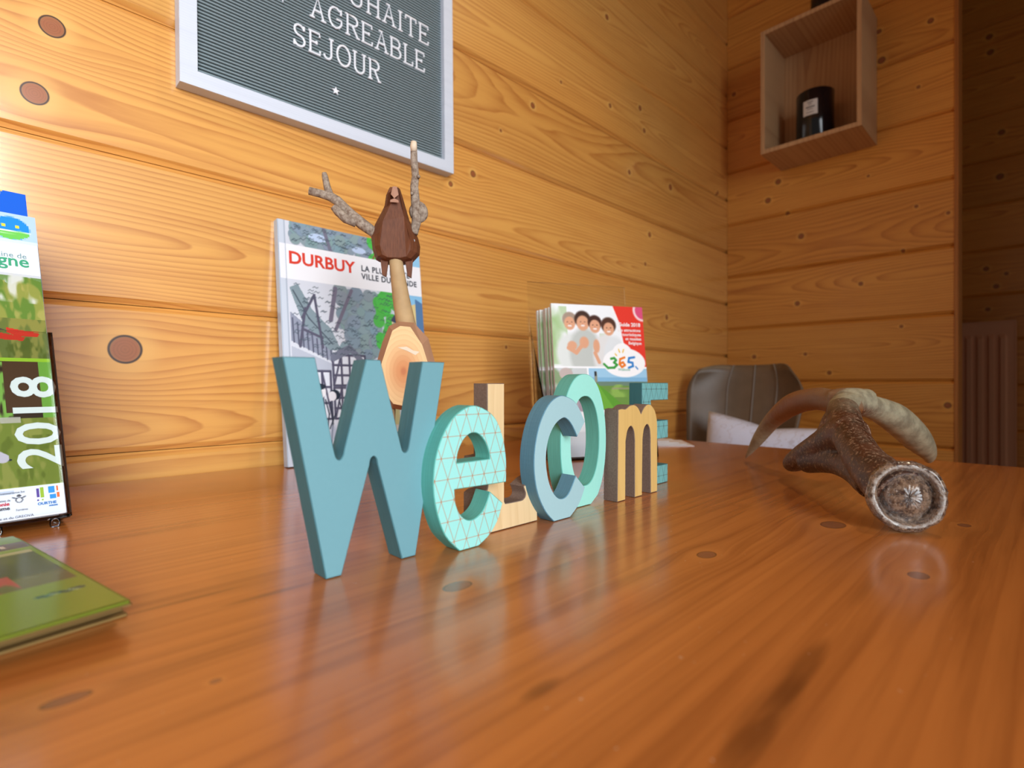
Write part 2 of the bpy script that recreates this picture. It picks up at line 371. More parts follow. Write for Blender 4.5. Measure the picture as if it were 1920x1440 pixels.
tag(box('ceiling', -1.8, XA+0.1, -2.6, YL+0.12, CEIL, CEIL+0.05, m_ceiling), kind='structure')

# ------------------------------------------------------------------ table
table = tag(empty('dining_table', (0.3, 0.2, FL)), 'orange lacquered pine table with a glossy top filling the foreground', 'table')
TX0, TX1, TY0, TY1 = -0.75, 0.953, -0.34, 0.724
v, f = box_vf(TX0, TX1, TY0, TY1, -0.032, 0.0, 0.003)
tt = mesh_obj('tabletop', v, f, m_table, None); tt.parent = table; tt.matrix_parent_inverse = Matrix.Translation((-0.3, -0.2, -FL))
def tpart(name, x0, x1, y0, y1, z0, z1):
    return box(name, x0-0.3, x1-0.3, y0-0.2, y1-0.2, z0-FL, z1-FL, m_table, table, 0.003)
for x in (TX0+0.04, TX1-0.11):
    for y in (TY0+0.04, TY1-0.11): tpart('leg', x, x+0.07, y, y+0.07, FL, -0.032)
tpart('apron', TX0+0.11, TX1-0.11, TY0+0.06, TY0+0.08, -0.13, -0.032); tpart('apron', TX0+0.11, TX1-0.11, TY1-0.08, TY1-0.06, -0.13, -0.032)
tpart('apron', TX0+0.06, TX0+0.08, TY0+0.11, TY1-0.11, -0.13, -0.032); tpart('apron', TX1-0.08, TX1-0.06, TY0+0.11, TY1-0.11, -0.13, -0.032)

# ------------------------------------------------------------------ the six word letters
def lines_mat(name, base, line, side, z0=0.0474, x0=0.0, pz=0.01345, px=0.0102):
    t = NT(name); p = t.node('ShaderNodeTexCoord').outputs['Object']; X = t.sep(p)
    zz = t.m('DIVIDE', t.m('SUBTRACT', X[2], z0), pz); xx = t.m('DIVIDE', t.m('SUBTRACT', X[0], x0), px)
    hw = 0.00017; m = 0.0; nodes_ = 0.0
    for q, sc_ in ((zz, pz), (t.m('ADD', xx, t.m('MULTIPLY', zz, 0.5)), 0.0095), (t.m('SUBTRACT', xx, t.m('MULTIPLY', zz, 0.5)), 0.0095)):
        d = t.m('MULTIPLY', t.m('ABSOLUTE', t.m('SUBTRACT', t.m('FRACT', t.m('ADD', q, 0.5)), 0.5)), sc_)
        m = t.m('MAXIMUM', m, t.smooth(d, hw, hw*1.9, 1.0, 0.0)); nodes_ = t.m('ADD', nodes_, t.smooth(d, 0.0004, 0.0009, 1.0, 0.0))
    dot = t.m('GREATER_THAN', nodes_, 2.4)
    m = t.m('MAXIMUM', t.m('MULTIPLY', m, 0.75), t.m('MULTIPLY', dot, 0.9))
    g = t.m('LESS_THAN', t.sep(t.node('ShaderNodeNewGeometry').outputs['Normal'])[1], -0.95)
    return t.done(t.mix(t.m('MULTIPLY', m, g), base, line), 0.42, 0.4)
def mdf(name, col):
    t = NT(name); p = t.node('ShaderNodeTexCoord').outputs['Object']; n = t.noise(p, 900, 4, 0.7); t.bump(n, 0.5, 0.0004)
    return t.done(t.mix(t.smooth(n, 0.35, 0.7), tuple(c*0.72 for c in col[:3])+(1,), col), 0.85, 0.2)
def sanded(name, col):
    t = NT(name); p = t.node('ShaderNodeTexCoord').outputs['Object']; X = t.sep(p)
    n = t.noise(t.xyz(t.m('MULTIPLY', X[0], 30), t.m('MULTIPLY', X[1], 2200), t.m('MULTIPLY', X[2], 30)), 1.0, 3, 0.6); t.bump(n, 0.4, 0.0003)
    return t.done(t.mix(t.smooth(n, 0.35, 0.7), tuple(c*0.82 for c in col[:3])+(1,), col), 0.6, 0.3)
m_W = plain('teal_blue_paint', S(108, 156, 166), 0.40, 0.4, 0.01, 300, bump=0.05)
m_Ws = sanded('teal_blue_side_shaded', S(76, 126, 136))  # darker than the front paint: shade on the sides is part of this colour
m_e = lines_mat('aqua_print', S(150, 218, 212), S(176, 120, 84), None, x0=-0.0095)
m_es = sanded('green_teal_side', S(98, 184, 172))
m_L = wood('whitewashed_veneer', S(240, 216, 172), S(226, 194, 144), S(196, 158, 104), axes='zx', world=False, per_board=False, rough=0.5, ring=0.004, contrast=0.4)
m_mdf = mdf('fibreboard_edge', S(136, 116, 104))
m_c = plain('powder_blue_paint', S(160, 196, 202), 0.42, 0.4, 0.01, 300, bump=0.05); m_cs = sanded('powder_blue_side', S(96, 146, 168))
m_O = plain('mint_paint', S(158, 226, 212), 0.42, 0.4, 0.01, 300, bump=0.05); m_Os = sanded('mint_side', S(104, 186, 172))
m_m = wood('gold_veneer', S(236, 200, 130), S(222, 182, 106), S(196, 152, 78), axes='zx', world=False, per_board=False, rough=0.5, ring=0.004, contrast=0.35)
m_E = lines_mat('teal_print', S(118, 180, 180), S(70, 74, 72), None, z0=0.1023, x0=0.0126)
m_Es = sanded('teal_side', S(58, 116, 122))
TH = 0.0155; GL = 'coloured welcome letters'
def letter(name, pts, holes, x0, y, mats, label, rot=0.0):
    f = lambda L: smooth_closed([((p[0]-x0)/1000, p[1]/1000)+tuple(p[2:]) for p in L])
    o = prism(name, [f(pts)]+[f(h) for h in holes], 0.0, TH, mats, None, (x0/1000, y, 0.0003))
    o.rotation_euler.z = rot
    return tag(o, label, 'letter', GL)
def K(L): return [tuple(p)+(1,) for p in L]
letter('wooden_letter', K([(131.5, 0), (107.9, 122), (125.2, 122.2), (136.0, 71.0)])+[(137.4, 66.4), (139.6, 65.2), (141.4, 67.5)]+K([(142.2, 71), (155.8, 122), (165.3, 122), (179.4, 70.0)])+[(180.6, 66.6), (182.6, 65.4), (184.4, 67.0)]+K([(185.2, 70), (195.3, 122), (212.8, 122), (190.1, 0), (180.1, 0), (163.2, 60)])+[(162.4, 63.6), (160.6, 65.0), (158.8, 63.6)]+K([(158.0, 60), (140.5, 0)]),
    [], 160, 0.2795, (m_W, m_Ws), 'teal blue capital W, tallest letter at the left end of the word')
letter('wooden_letter', K([(215.1, 0)])+[(203.8, 11.6), (197.2, 26.9), (194.2, 43.5), (195.8, 61.2), (202.4, 77.2), (212.0, 88.0), (224.8, 93.4), (236.2, 91.0), (246.4, 84.1), (253.4, 71.0), (256.6, 55.0)]+K([(256.6, 39.2), (210.9, 40.2)])+[(211.9, 31), (215.9, 23.2), (222.2, 18.8), (229.0, 19.2), (236.0, 24.1)]+K([(241.4, 34.6), (253.2, 25.1)])+[(248.8, 14.2), (241.0, 5.4)]+K([(231.3, 0)]),
    [K([(212.6, 57.0)])+[(213.8, 64.0), (218.2, 71.4), (224.6, 75.3), (231.2, 74.3), (237.2, 68.4), (240.6, 60.8)]+K([(241, 57.0)])], 225, 0.2665, (m_e, m_es), 'pale aqua lower case e with thin copper triangle lines')
letter('wooden_letter', K([(254, 108.2), (271, 108.2), (271, 21.0)])+[(271.8, 19.4), (273.5, 18.9)]+K([(286.2, 18.7)])+[(290.0, 18.9), (292.9, 20.6), (293.6, 23.8)]+K([(291.2, 28.9), (298.8, 33.1), (303.4, 34.5), (307, 34.2), (307, 0), (244.5, 0), (244.5, 29.3), (248.5, 31.2), (254.0, 31.6)])+[(254.6, 36), (252.0, 42)]+K([(244.6, 46), (244.8, 55.6), (249.5, 55.9)])+[(252.6, 56.2), (254, 59)],
    [], 270, 0.2835, (m_L, m_mdf), 'pale whitewashed wood capital L with slab serifs, behind the aqua e')
letter('wooden_letter', K([(313.9, 0)])+[(303.6, 9.8), (294.8, 25.1), (291.0, 43.0), (292.1, 61.0), (297.8, 78.4), (307.6, 91.8), (318.5, 97.8), (328.6, 97.8), (342.0, 91.6)]+K([(353.4, 76.3), (342.9, 64.3)])+[(336.3, 73.9), (329.4, 79.7), (323.4, 80.2), (314.2, 74.8), (307.0, 63.6), (304.6, 48.4), (307.8, 32.5), (314.4, 21.3), (322.8, 16.6), (331.8, 19.6)]+K([(341.1, 32.7), (353.2, 21.3)])+[(345.6, 9.0)]+K([(333.8, 0)]),
    [], 322, 0.272, (m_c, m_cs), 'powder blue lower case c, in front of the mint O')
ov = lambda cx, rx, zb, zt, n=22: [(cx+rx*math.cos(a)*abs(math.cos(a))**-0.12 if abs(math.cos(a)) > 1e-6 else cx, (zb+zt)/2+(zt-zb)/2*math.sin(a)) for a in [2*PI*i/n+0.01 for i in range(n)]]
oo = [p for p in ov(373.7, 32.6, -4, 116.6, 26) if p[1] > 3.5]
k0 = min(range(len(oo)), key=lambda i: (oo[i][0] > 373)*1000+oo[i][1]); k1 = min(range(len(oo)), key=lambda i: (oo[i][0] < 373)*1000+oo[i][1])
oo = oo[k1:]+oo[:k1]      # start at the lowest right point, run counter-clockwise
oo = [tuple(oo[0])+(1,)]+oo[1:-1]+[tuple(oo[-1])+(1,)]+K([(364.0, 0), (383.4, 0)])
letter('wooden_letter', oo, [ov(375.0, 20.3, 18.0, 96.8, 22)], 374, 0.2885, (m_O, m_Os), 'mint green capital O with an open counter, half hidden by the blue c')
letter('wooden_letter', K([(406.8, 0), (408.2, 84.4)])+[(414, 85.0), (420.2, 84.6)]+[(427.0, 87.4), (435.2, 87.9), (441.6, 85.0)]+K([(446.6, 79.0)])+[(451.8, 84.6), (458.5, 87.8), (466.0, 86.4), (473.0, 80.0), (476.4, 70.0)]+K([(476.8, 55), (476.8, 0), (464.2, 0), (463.6, 54)])+[(462.4, 63.5), (457.6, 68.2), (452.0, 63.8)]+K([(449.6, 54), (448.4, 0), (435.6, 0), (435.6, 54)])+[(434.0, 63.2), (429.2, 68.0), (423.4, 64.0)]+K([(420.4, 54), (419.8, 0)]),
    [], 442, 0.2765, (m_m, m_mdf), 'gold wood lower case m with two round arches')
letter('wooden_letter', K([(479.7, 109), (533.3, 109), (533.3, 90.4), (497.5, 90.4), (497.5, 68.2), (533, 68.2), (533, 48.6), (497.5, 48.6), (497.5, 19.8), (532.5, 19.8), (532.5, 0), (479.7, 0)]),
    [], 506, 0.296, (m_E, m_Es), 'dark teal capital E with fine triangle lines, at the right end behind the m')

# ------------------------------------------------------------------ letter board on the left wall
m_frame = wood('white_grained_foil', S(218, 226, 240), S(208, 216, 230), S(186, 194, 210), axes='xz', per_board=False, rough=0.5, ring=0.003, contrast=0.4, vary=0.0)
m_felt = plain('grey_ribbed_felt', S(150, 168, 174), 0.6, 0.4, 0.03, 400)
m_groove = plain('felt_groove', S(12, 13, 16), 0.9, 0.2)
m_plastic = plain('white_plastic', S(238, 242, 250), 0.35, 0.5, 0.0)
BX, BZ, BW, BH, BT = 0.1562, 0.4607, 0.4030, 0.405, 0.0205
board = tag(empty('letter_board', (BX, YL, BZ), (0, -0.010, 0)), 'grey ribbed felt letter board in a white frame on the pine wall', 'sign')
fw = 0.0185
def frame_piece(pts):                                     # mitred bar, pts in (x, z) outer and inner
    V = [(x, y, z) for y in (-BT, -0.001) for x, z in pts]; n = 4
    return mesh_obj('frame_bar', V, [(0, 1, 2, 3), (7, 6, 5, 4)]+[(i, (i+1) % 4, 4+(i+1) % 4, 4+i) for i in range(4)], m_frame, board)
o_ = [(0, 0), (BW, 0), (BW, BH), (0, BH)]; i_ = [(fw, fw), (BW-fw, fw), (BW-fw, BH-fw), (fw, BH-fw)]
for k in range(4): frame_piece([o_[k], o_[(k+1) % 4], i_[(k+1) % 4], i_[k]])
box('backing_panel', fw-0.004, BW-fw+0.004, -0.008, -0.001, fw-0.004, BH-fw+0.004, m_groove, board)
V, F = [], []; pitch = 0.00423; z = fw
while z < BH-fw-0.0005:
    z1 = min(z+pitch*0.60, BH-fw); b = len(V)
    for x in (fw-0.001, BW-fw+0.001): V += [(x, -0.0075, z), (x, -0.0125, z+0.0003), (x, -0.0133, (z+z1)/2), (x, -0.0125, z1-0.0003), (x, -0.0075, z1)]
    F += [(b+i, b+i+1, b+5+i+1, b+5+i) for i in range(4)]; z += pitch
tag(mesh_obj('felt_rib', V, F, m_felt, board), kind='stuff')
# slab-serif glyphs: strokes in a unit-high cell
arc = lambda cx, cz, rx, rz, a0, a1, n=10: [(cx+rx*math.cos(math.radians(a0+(a1-a0)*i/n)), cz+rz*math.sin(math.radians(a0+(a1-a0)*i/n))) for i in range(n+1)]
sr = lambda x, z, h=0.12: [(x-h, z), (x+h, z)]
G = {'A': (0.8, [[(0.12, 0), (0.4, 1), (0.68, 0)], [(0.22, 0.36), (0.58, 0.36)], sr(0.12, 0), sr(0.68, 0), sr(0.34, 1, 0.1)]),
 'G': (0.85, [arc(0.44, 0.5, 0.34, 0.5, 50, 330), [(0.74, 0.25), (0.74, 0.45), (0.48, 0.45)], [(0.66, 0.88), (0.72, 0.98), (0.72, 0.70)]]),
 'R': (0.82, [[(0.16, 0), (0.16, 1), (0.45, 1)]+arc(0.45, 0.76, 0.24, 0.24, 90, -90)+[(0.16, 0.52)], [(0.42, 0.52), (0.70, 0)], sr(0.16, 0), sr(0.10, 1, 0.06), sr(0.72, 0, 0.09)]),
 'E': (0.74, [[(0.14, 0), (0.14, 1)], [(0.04, 1), (0.62, 1), (0.62, 0.82)], [(0.04, 0), (0.64, 0), (0.64, 0.18)], [(0.14, 0.52), (0.46, 0.52)], [(0.46, 0.60), (0.46, 0.44)]]),
 'B': (0.78, [[(0.04, 1), (0.42, 1)]+arc(0.42, 0.765, 0.22, 0.235, 90, -90)+[(0.14, 0.53)], [(0.42, 0.53)]+arc(0.44, 0.265, 0.25, 0.265, 90, -90)+[(0.04, 0)], [(0.14, 0), (0.14, 1)]]),
 'L': (0.70, [[(0.16, 0), (0.16, 1)], sr(0.16, 1), [(0.04, 0), (0.62, 0), (0.62, 0.22)]]),
 'S': (0.72, [arc(0.35, 0.755, 0.24, 0.245, 25, 270)+arc(0.35, 0.26, 0.26, 0.25, 90, -150), [(0.58, 0.99), (0.58, 0.78)], [(0.10, 0.24), (0.10, 0.0)]]),
 'J': (0.66, [[(0.46, 1), (0.46, 0.25)]+arc(0.26, 0.24, 0.20, 0.24, 0, -165), sr(0.46, 1)]),
 'O': (0.88, [arc(0.44, 0.5, 0.36, 0.5, 0, 360, 20)]),
 'U': (0.84, [[(0.14, 1), (0.14, 0.32)]+arc(0.41, 0.30, 0.27, 0.30, 180, 360)+[(0.68, 1)], sr(0.14, 1), sr(0.68, 1)]),
 'H': (0.84, [[(0.16, 0), (0.16, 1)], [(0.68, 0), (0.68, 1)], [(0.16, 0.5), (0.68, 0.5)], sr(0.16, 0), sr(0.68, 0), sr(0.16, 1), sr(0.68, 1)]),
 'I': (0.40, [[(0.20, 0), (0.20, 1)], sr(0.2, 0), sr(0.2, 1)]),
 'T': (0.78, [[(0.39, 0), (0.39, 1)], sr(0.39, 0), [(0.08, 0.80), (0.08, 1), (0.70, 1), (0.70, 0.80)]]),
 'N': (0.88, [[(0.16, 0), (0.16, 1), (0.70, 0), (0.70, 1)], sr(0.16, 0), sr(0.10, 1, 0.08), sr(0.70, 1)])}
def glyph(ch, x, z, h, wsc, label, grp):
    parts = []
    for st in G[ch][1]:
        parts.append(tube_vf([((p[0]-G[ch][0]/2)*h*wsc, 0, p[1]*h) for p in st], 0.00160, 6))
    V, F = join_vf(parts); V = [(v[0], v[1]*0.8, v[2]) for v in V]
    o = mesh_obj('plastic_letter', V, F, m_plastic, None, (BX+x, YL-0.0140, BZ+z)); o.rotation_euler = (0, -0.010, 0)
    return tag(o, label, 'letter', grp)
ORD = ['first', 'second', 'third', 'fourth', 'fifth', 'sixth', 'seventh', 'eighth', 'ninth']
def word(txt, xc, z, x1, h, skip=0, name=None):
    ws = [G[c][0] for c in txt]; tot = sum(ws); sc_ = (x1-xc)/tot; x = xc
    for i, c in enumerate(txt):
        wd = ws[i]*sc_
        if i >= skip:
            cnt = txt.count(c); which = '' if cnt == 1 else f'{ORD[txt[:i].count(c)]} '
            glyph(c, x+wd/2-BX, z+(x+wd/2-BX)*0.0-BZ, h, 0.94*sc_/h, f'white plastic {which}{c} in the board word {txt}', f'letters of the board word {txt}')
        x += wd
word('SEJOUR', 0.2885, 0.5675, 0.4245, 0.0290)
word('AGREABLE', 0.3120, 0.6170, 0.5070, 0.0290)
word('SOUHAITE', 0.3160, 0.6640, 0.5150, 0.0290, skip=1)
glyph('N', 0.2700-BX, 0.6170-BZ, 0.029, 0.9, 'white plastic N at the upper edge, left of the board word AGREABLE', 'letters of the board word UN')
sp = [(0.0062*(1 if i % 2 == 0 else 0.42)*math.sin(i*PI/5), 0.0062*(1 if i % 2 == 0 else 0.42)*math.cos(i*PI/5)) for i in range(10)]
st = prism('plastic_star', [sp], -0.001, 0.001, (m_plastic,), None, (0.3505, YL-0.0145, 0.5265), ch=0.0002)
tag(st, 'small white five pointed star under the text on the felt board', 'star')

# ------------------------------------------------------------------ crate shelf on the back wall, candle jars
CX0, CX1, CY0, CY1, CZ0, CZ1 = 1.530, 1.691, 0.325, 0.566, 0.7475, 1.089
crate = tag(empty('crate_shelf', (1.69, 0.445, 0.7475)), 'open pale pine crate hung as a shelf on the back wall', 'shelf')
def cp(name, x0, x1, y0, y1, z0, z1, ax='z'):
    return box(name, x0-1.69, x1-1.69, y0-0.445, y1-0.445, z0-0.7475, z1-0.7475, m_crate, crate, 0.0006)
b = 0.011
cp('bottom_board', CX0, CX1, CY0, CY1, CZ0, CZ0+b); cp('top_board', CX0, CX1, CY0, CY1, CZ1-b, CZ1)
cp('side_board', CX0, CX1, CY0, CY0+b, CZ0+b, CZ1-b); cp('side_board', CX0, CX1, CY1-b, CY1, CZ0+b, CZ1-b)
cp('back_board', CX1-0.006, CX1-0.0005, CY0+b, CY1-b, CZ0+b, CZ1-b)
m_jar = plain('black_glass', S(10, 12, 20), 0.12, 0.6, 0.0); m_lab = plain('white_label', S(226, 226, 224), 0.6, 0.3, 0.01)
m_ink = plain('grey_ink', S(90, 90, 96), 0.7, 0.2, 0.0); m_wax = plain('dark_wax', S(40, 36, 40), 0.5)
def jar(x, y, z, r, h, label, lab=True):
    e = tag(empty('candle_jar', (x, y, z)), label, 'candle')
    n = 40; pr = [(0.001, 0.0), (r-0.004, 0.0), (r, 0.004), (r, h-0.002), (r-0.0015, h), (r-0.004, h-0.001), (r-0.004, h-0.02)]
    V, F = lathe_vf(pr, n); mesh_obj('glass', V, F, m_jar, e, smooth=True)
    V, F = lathe_vf([(0.0005, h-0.02), (r-0.0042, h-0.02), (r-0.0042, h-0.03), (0.0005, h-0.03)], n); mesh_obj('wax', V, F, m_wax, e)
    V, F = tube_vf([(0, 0, h-0.021), (0.001, 0, h-0.012)], 0.0008, 6); mesh_obj('wick', V, F, m_ink, e)
    if lab:
        a0, a1 = math.radians(159), math.radians(203); k = 14; lo, hi = h*0.50, h*0.78
        V = [((r+0.0004)*math.cos(a0+(a1-a0)*i/k), (r+0.0004)*math.sin(a0+(a1-a0)*i/k), q) for q in (lo, hi) for i in range(k+1)]
        lb = mesh_obj('paper_label', V, [(i, i+1, k+1+i+1, k+1+i) for i in range(k)], m_lab, e)
        V, F = [], []
        for q, f0, f1, t in ((0.74, .3, .7, .0011), (0.70, .38, .62, .0009), (0.65, .2, .8, .0016), (0.61, .3, .7, .0008), (0.55, .25, .75, .0008)):
            bb = len(V); kk = 6
            V += [((r+0.0007)*math.cos(a0+(a1-a0)*(f0+(f1-f0)*i/kk)), (r+0.0007)*math.sin(a0+(a1-a0)*(f0+(f1-f0)*i/kk)), h*q+s) for s in (-t, t) for i in range(kk+1)]
            F += [(bb+i, bb+i+1, bb+kk+1+i+1, bb+kk+1+i) for i in range(kk)]
        mesh_obj('label_print', V, F, m_ink, lb)
    return e
jar(1.612, 0.452, CZ0+b+0.0003, 0.046, 0.143, 'black glass candle jar with a white label inside the pine crate')
jar(1.600, 0.432, CZ1+0.0003, 0.027, 0.07, 'dark candle jar standing on top of the pine crate', lab=False)

# ------------------------------------------------------------------ radiator in the alcove
m_rad = plain('white_radiator_enamel', S(226, 172, 138), 0.4, 0.5, 0.01)
rad = tag(empty('panel_radiator', (2.55, 0.3, FL)), 'tall pale panel radiator with vertical flutes on the dark alcove wall', 'radiator')
RY0, RY1, RZ0, RZ1, RX = 0.084, 0.56, -0.60-FL, 0.322-FL, -0.05
V, F = [], []; n = 15; wd = (RY1-RY0-0.03)/n
ys = []
for i in range(n):
    y = RY0+0.015+i*wd; ys += [(y+0.10*wd, 0.0), (y+0.30*wd, -0.007), (y+0.70*wd, -0.007), (y+0.90*wd, 0.0)]
ys = [(RY0, 0.0)]+ys+[(RY1, 0.0)]
for zq, fl in ((RZ0, 0), (RZ0+0.04, 0), (RZ0+0.055, 1), (RZ1-0.055, 1), (RZ1-0.04, 0), (RZ1, 0)): V += [(RX+dx*fl, y-0.3, zq) for y, dx in ys]
m_ = len(ys); F = [(j*m_+i, j*m_+i+1, (j+1)*m_+i+1, (j+1)*m_+i) for j in range(5) for i in range(m_-1)]
mesh_obj('fluted_panel', V, F, m_rad, rad)
box('side_cover', RX-0.001, RX+0.06, RY0-0.303, RY0-0.300, RZ0, RZ1, m_rad, rad)
box('side_cover', RX-0.001, RX+0.06, RY1-0.300, RY1-0.297, RZ0, RZ1, m_rad, rad)
box('top_grille', RX-0.002, RX+0.06, RY0-0.303, RY1-0.297, RZ1, RZ1+0.006, m_rad, rad, 0.001)
box('back_panel', RX+0.055, RX+0.099, RY0-0.25, RY1-0.35, RZ0+0.05, RZ1-0.05, m_rad, rad)

# ------------------------------------------------------------------ chair and cushion beyond the table
m_leather = plain('grey_brown_leather', S(112, 94, 76), 0.42, 0.5, 0.08, 30, bump=0.15); m_steel = plain('black_steel', S(28, 28, 30), 0.4, 0.5, 0.0)
m_seam = plain('seam_thread', S(128, 118, 110), 0.5, 0.4, 0.0)
CHX, CHY = 1.30, 0.545
chair = tag(empty('shell_chair', (CHX, CHY, FL)), 'grey brown leather shell chair with vertical seams, pulled up beyond the table', 'chair')
def shell(u, t):                                          # u across -1..1, t up 0..1
    z = -0.24+t*0.402; hw = 0.105+0.047*t**0.9
    if t > 0.80: hw *= math.sqrt(max(0, 1-((t-0.80)/0.20)**2*0.42))
    zz = z-0.004*(1-u*u)*max(0, t-0.5)*2
    return (0.085*t+0.045-0.075*abs(u)**2.2, u*hw, zz-FL-(0.030 if u < 0 else 0.014)*(max(0, abs(u)-0.62)/0.38)**2*min(1, max(0, t-0.5)*2))
nu, nt = 28, 20; V = []
for off in (0, 0.022):
    for j in range(nt+1):
        for i in range(nu+1):
            u = -1+2*i/nu; t = j/nt; q = off*(1-0.5*abs(u)**6)
            p = shell(u, t); V.append((p[0]+q, p[1], p[2]))
N_ = (nu+1)*(nt+1); F = []
for k in (0, 1):
    for j in range(nt):
        for i in range(nu): a = k*N_+j*(nu+1)+i; F.append((a, a+1, a+nu+2, a+nu+1))
for i in range(nu): F += [(i, i+1, N_+i+1, N_+i), (nt*(nu+1)+i, nt*(nu+1)+i+1, N_+nt*(nu+1)+i+1, N_+nt*(nu+1)+i)]
for j in range(nt):
    for e in (0, nu): a = j*(nu+1)+e; F.append((a, a+nu+1, N_+a+nu+1, N_+a))
mesh_obj('backrest', V, F, m_leather, chair, smooth=True)
for u in (-0.46, -0.02, 0.42):
    pts = [(shell(u, j/nt)[0]-0.001, shell(u, j/nt)[1], shell(u, j/nt)[2]) for j in range(nt+1)]
    v, f = tube_vf(pts, 0.0022, 6); mesh_obj('seam', v, f, m_seam, chair, smooth=True)
v, f = box_vf(-0.235, 0.030, -0.17, 0.17, 0.43, 0.485, 0.02); mesh_obj('seat', v, f, m_leather, chair, smooth=True)
for sx in (-1, 1):
    for sy in (-1, 1):
        v, f = tube_vf([(-0.08+sx*0.08, sy*0.09, 0.44), (-0.08+sx*0.15, sy*0.150, 0.0)], 0.010, 10); mesh_obj('leg', v, f, m_steel, chair)
t = NT('white_printed_cushion'); p = t.node('ShaderNodeTexCoord').outputs['Object']
n1 = t.noise(p, 14, 4, 0.6); vein = t.smooth(t.m('ABSOLUTE', t.m('SUBTRACT', n1, 0.5)), 0.0, 0.018, 1.0, 0.0); t.bump(t.noise(p, 22, 3), 0.6, 0.006)
m_cush = t.done(t.mix(t.m('MULTIPLY', vein, 0.35), S(216, 226, 255), S(160, 140, 140)), 0.8, 0.2)
V = []; n = 26
for k in (0, 1):
    for j in range(n+1):
        for i in range(n+1):
            u, q = -1+2*i/n, -1+2*j/n; th = 0.055*((1-u**4)*(1-q**4))**0.6
            pin = 1-0.17*(1-abs(u*q)**0.7); V.append(((-th if k == 0 else th), u*0.150*pin if True else 0, q*0.148*pin))
F = [tuple(k*(n+1)**2+x for x in (j*(n+1)+i, j*(n+1)+i+1, (j+1)*(n+1)+i+1, (j+1)*(n+1)+i)) for k in (0, 1) for j in range(n) for i in range(n)]
cu = mesh_obj('cushion', V, F, m_cush, None, (1.262, 0.468, -0.118), smooth=True); cu.rotation_euler = (math.radians(6), math.radians(14), math.radians(4))
bm = bmesh.new(); bm.from_mesh(cu.data); bmesh.ops.remove_doubles(bm, verts=bm.verts, dist=1e-5); bmesh.ops.recalc_face_normals(bm, faces=bm.faces); bm.to_mesh(cu.data); bm.free()
tag(cu, 'white patterned cushion leaning on the seat of the leather chair', 'cushion')

# ------------------------------------------------------------------ shed antler
t = NT('antler'); p = t.node('ShaderNodeTexCoord').outputs['Object']
att = t.node('ShaderNodeAttribute', attribute_name='pale').outputs['Fac']; rd = t.node('ShaderNodeAttribute', attribute_name='red').outputs['Fac']
st_ = t.noise(p, 330, 6, 0.75); bl = t.noise(p, 60, 4, 0.6)
brown = t.mix(t.smooth(bl, 0.3, 0.7), S(52, 28, 15), S(88, 48, 28)); brown = t.mix(t.m('MULTIPLY', t.smooth(st_, 0.50, 0.64), 0.85), brown, S(168, 140, 116))
pale = t.mix(t.smooth(bl, 0.35, 0.7), S(176, 170, 142), S(134, 128, 106)); red = t.mix(bl, S(120, 70, 38), S(150, 104, 66))
c_ = t.mix(rd, brown, red); c_ = t.mix(att, c_, pale)
t.bump(t.m('ADD', t.m('MULTIPLY', st_, 0.6), bl), 0.6, 0.0016); m_ant = t.done(c_, t.smooth(st_, 0.3, 0.7, 0.30, 0.55), 0.55)
antler = tag(empty('shed_antler', (0.5, 0.12, 0)), 'brown shed deer antler lying on the table with pale tines', 'antler')
org = Vector((0.5, 0.12, 0))
def limb(pts, n=5): return [tuple(q) for q in spline([tuple(p)+(r,) for p, r in pts], n)]
BM = limb([((0.4805, 0.0772, 0.025), .0205), ((0.4947, 0.0913, 0.0341), .0178), ((0.5225, 0.1102, 0.0461), .0152), ((0.5685, 0.1309, 0.0624), .0152), ((0.625, 0.1497, 0.0794), .0150), ((0.6615, 0.1559, 0.086), .0125)])
LT = limb([((0.647, 0.149, 0.0826), .0135), ((0.6708, 0.1817, 0.0911), .0130), ((0.6926, 0.2165, 0.0841), .0135), ((0.7163, 0.2492, 0.0621), .0108), ((0.7378, 0.2772, 0.0316), .0076), ((0.7574, 0.3014, 0.002), .0012)])
RTN = limb([((0.6365, 0.1524, 0.0867), .0130), ((0.6919, 0.14, 0.0832), .0130), ((0.7495, 0.1254, 0.0671), .0170), ((0.8099, 0.1151, 0.0412), .0160), ((0.858, 0.1098, 0.0189), .0095), ((0.8749, 0.1114, 0.0074), .0045)])
ST = limb([((0.5632, 0.1263, 0.063), .0175), ((0.5889, 0.1501, 0.0514), .0165), ((0.616, 0.1795, 0.0335), .0138), ((0.6389, 0.2019, 0.0197), .0104), ((0.645, 0.21, 0.0158), .0056)])
WB = limb([((0.6258, 0.1489, 0.0778), .0145), ((0.6032, 0.15, 0.0653), .0150), ((0.6043, 0.156, 0.0508), .0135), ((0.6107, 0.1679, 0.0406), .0110)])
WC = limb([((0.6568, 0.1675, 0.0893), .0130), ((0.6578, 0.1525, 0.0919), .0125), ((0.6839, 0.1408, 0.0893), .0135)])
WD = limb([((0.569, 0.1276, 0.0685), .0135), ((0.5773, 0.1405, 0.0612), .0150), ((0.6001, 0.1602, 0.0465), .0140)])
WE = limb([((0.6148, 0.1807, 0.0256), .0120), ((0.5832, 0.1487, 0.0332), .0125), ((0.5468, 0.1214, 0.0322), .0130), ((0.5087, 0.1, 0.0269), .0135)])
parts = [tube_vf([q[:3] for q in L], [q[3] for q in L], 16, wob=0.05, seed=i) for i, L in enumerate((BM, LT, RTN, ST, WB, WC, WD, WE))]
V, F = join_vf(parts); V = [Vector(v)-org for v in V]
beam = mesh_obj('beam', V, F, m_ant, None)
md = beam.modifiers.new('r', 'REMESH'); md.mode = 'VOXEL'; md.voxel_size = 0.0016; md.use_smooth_shade = True
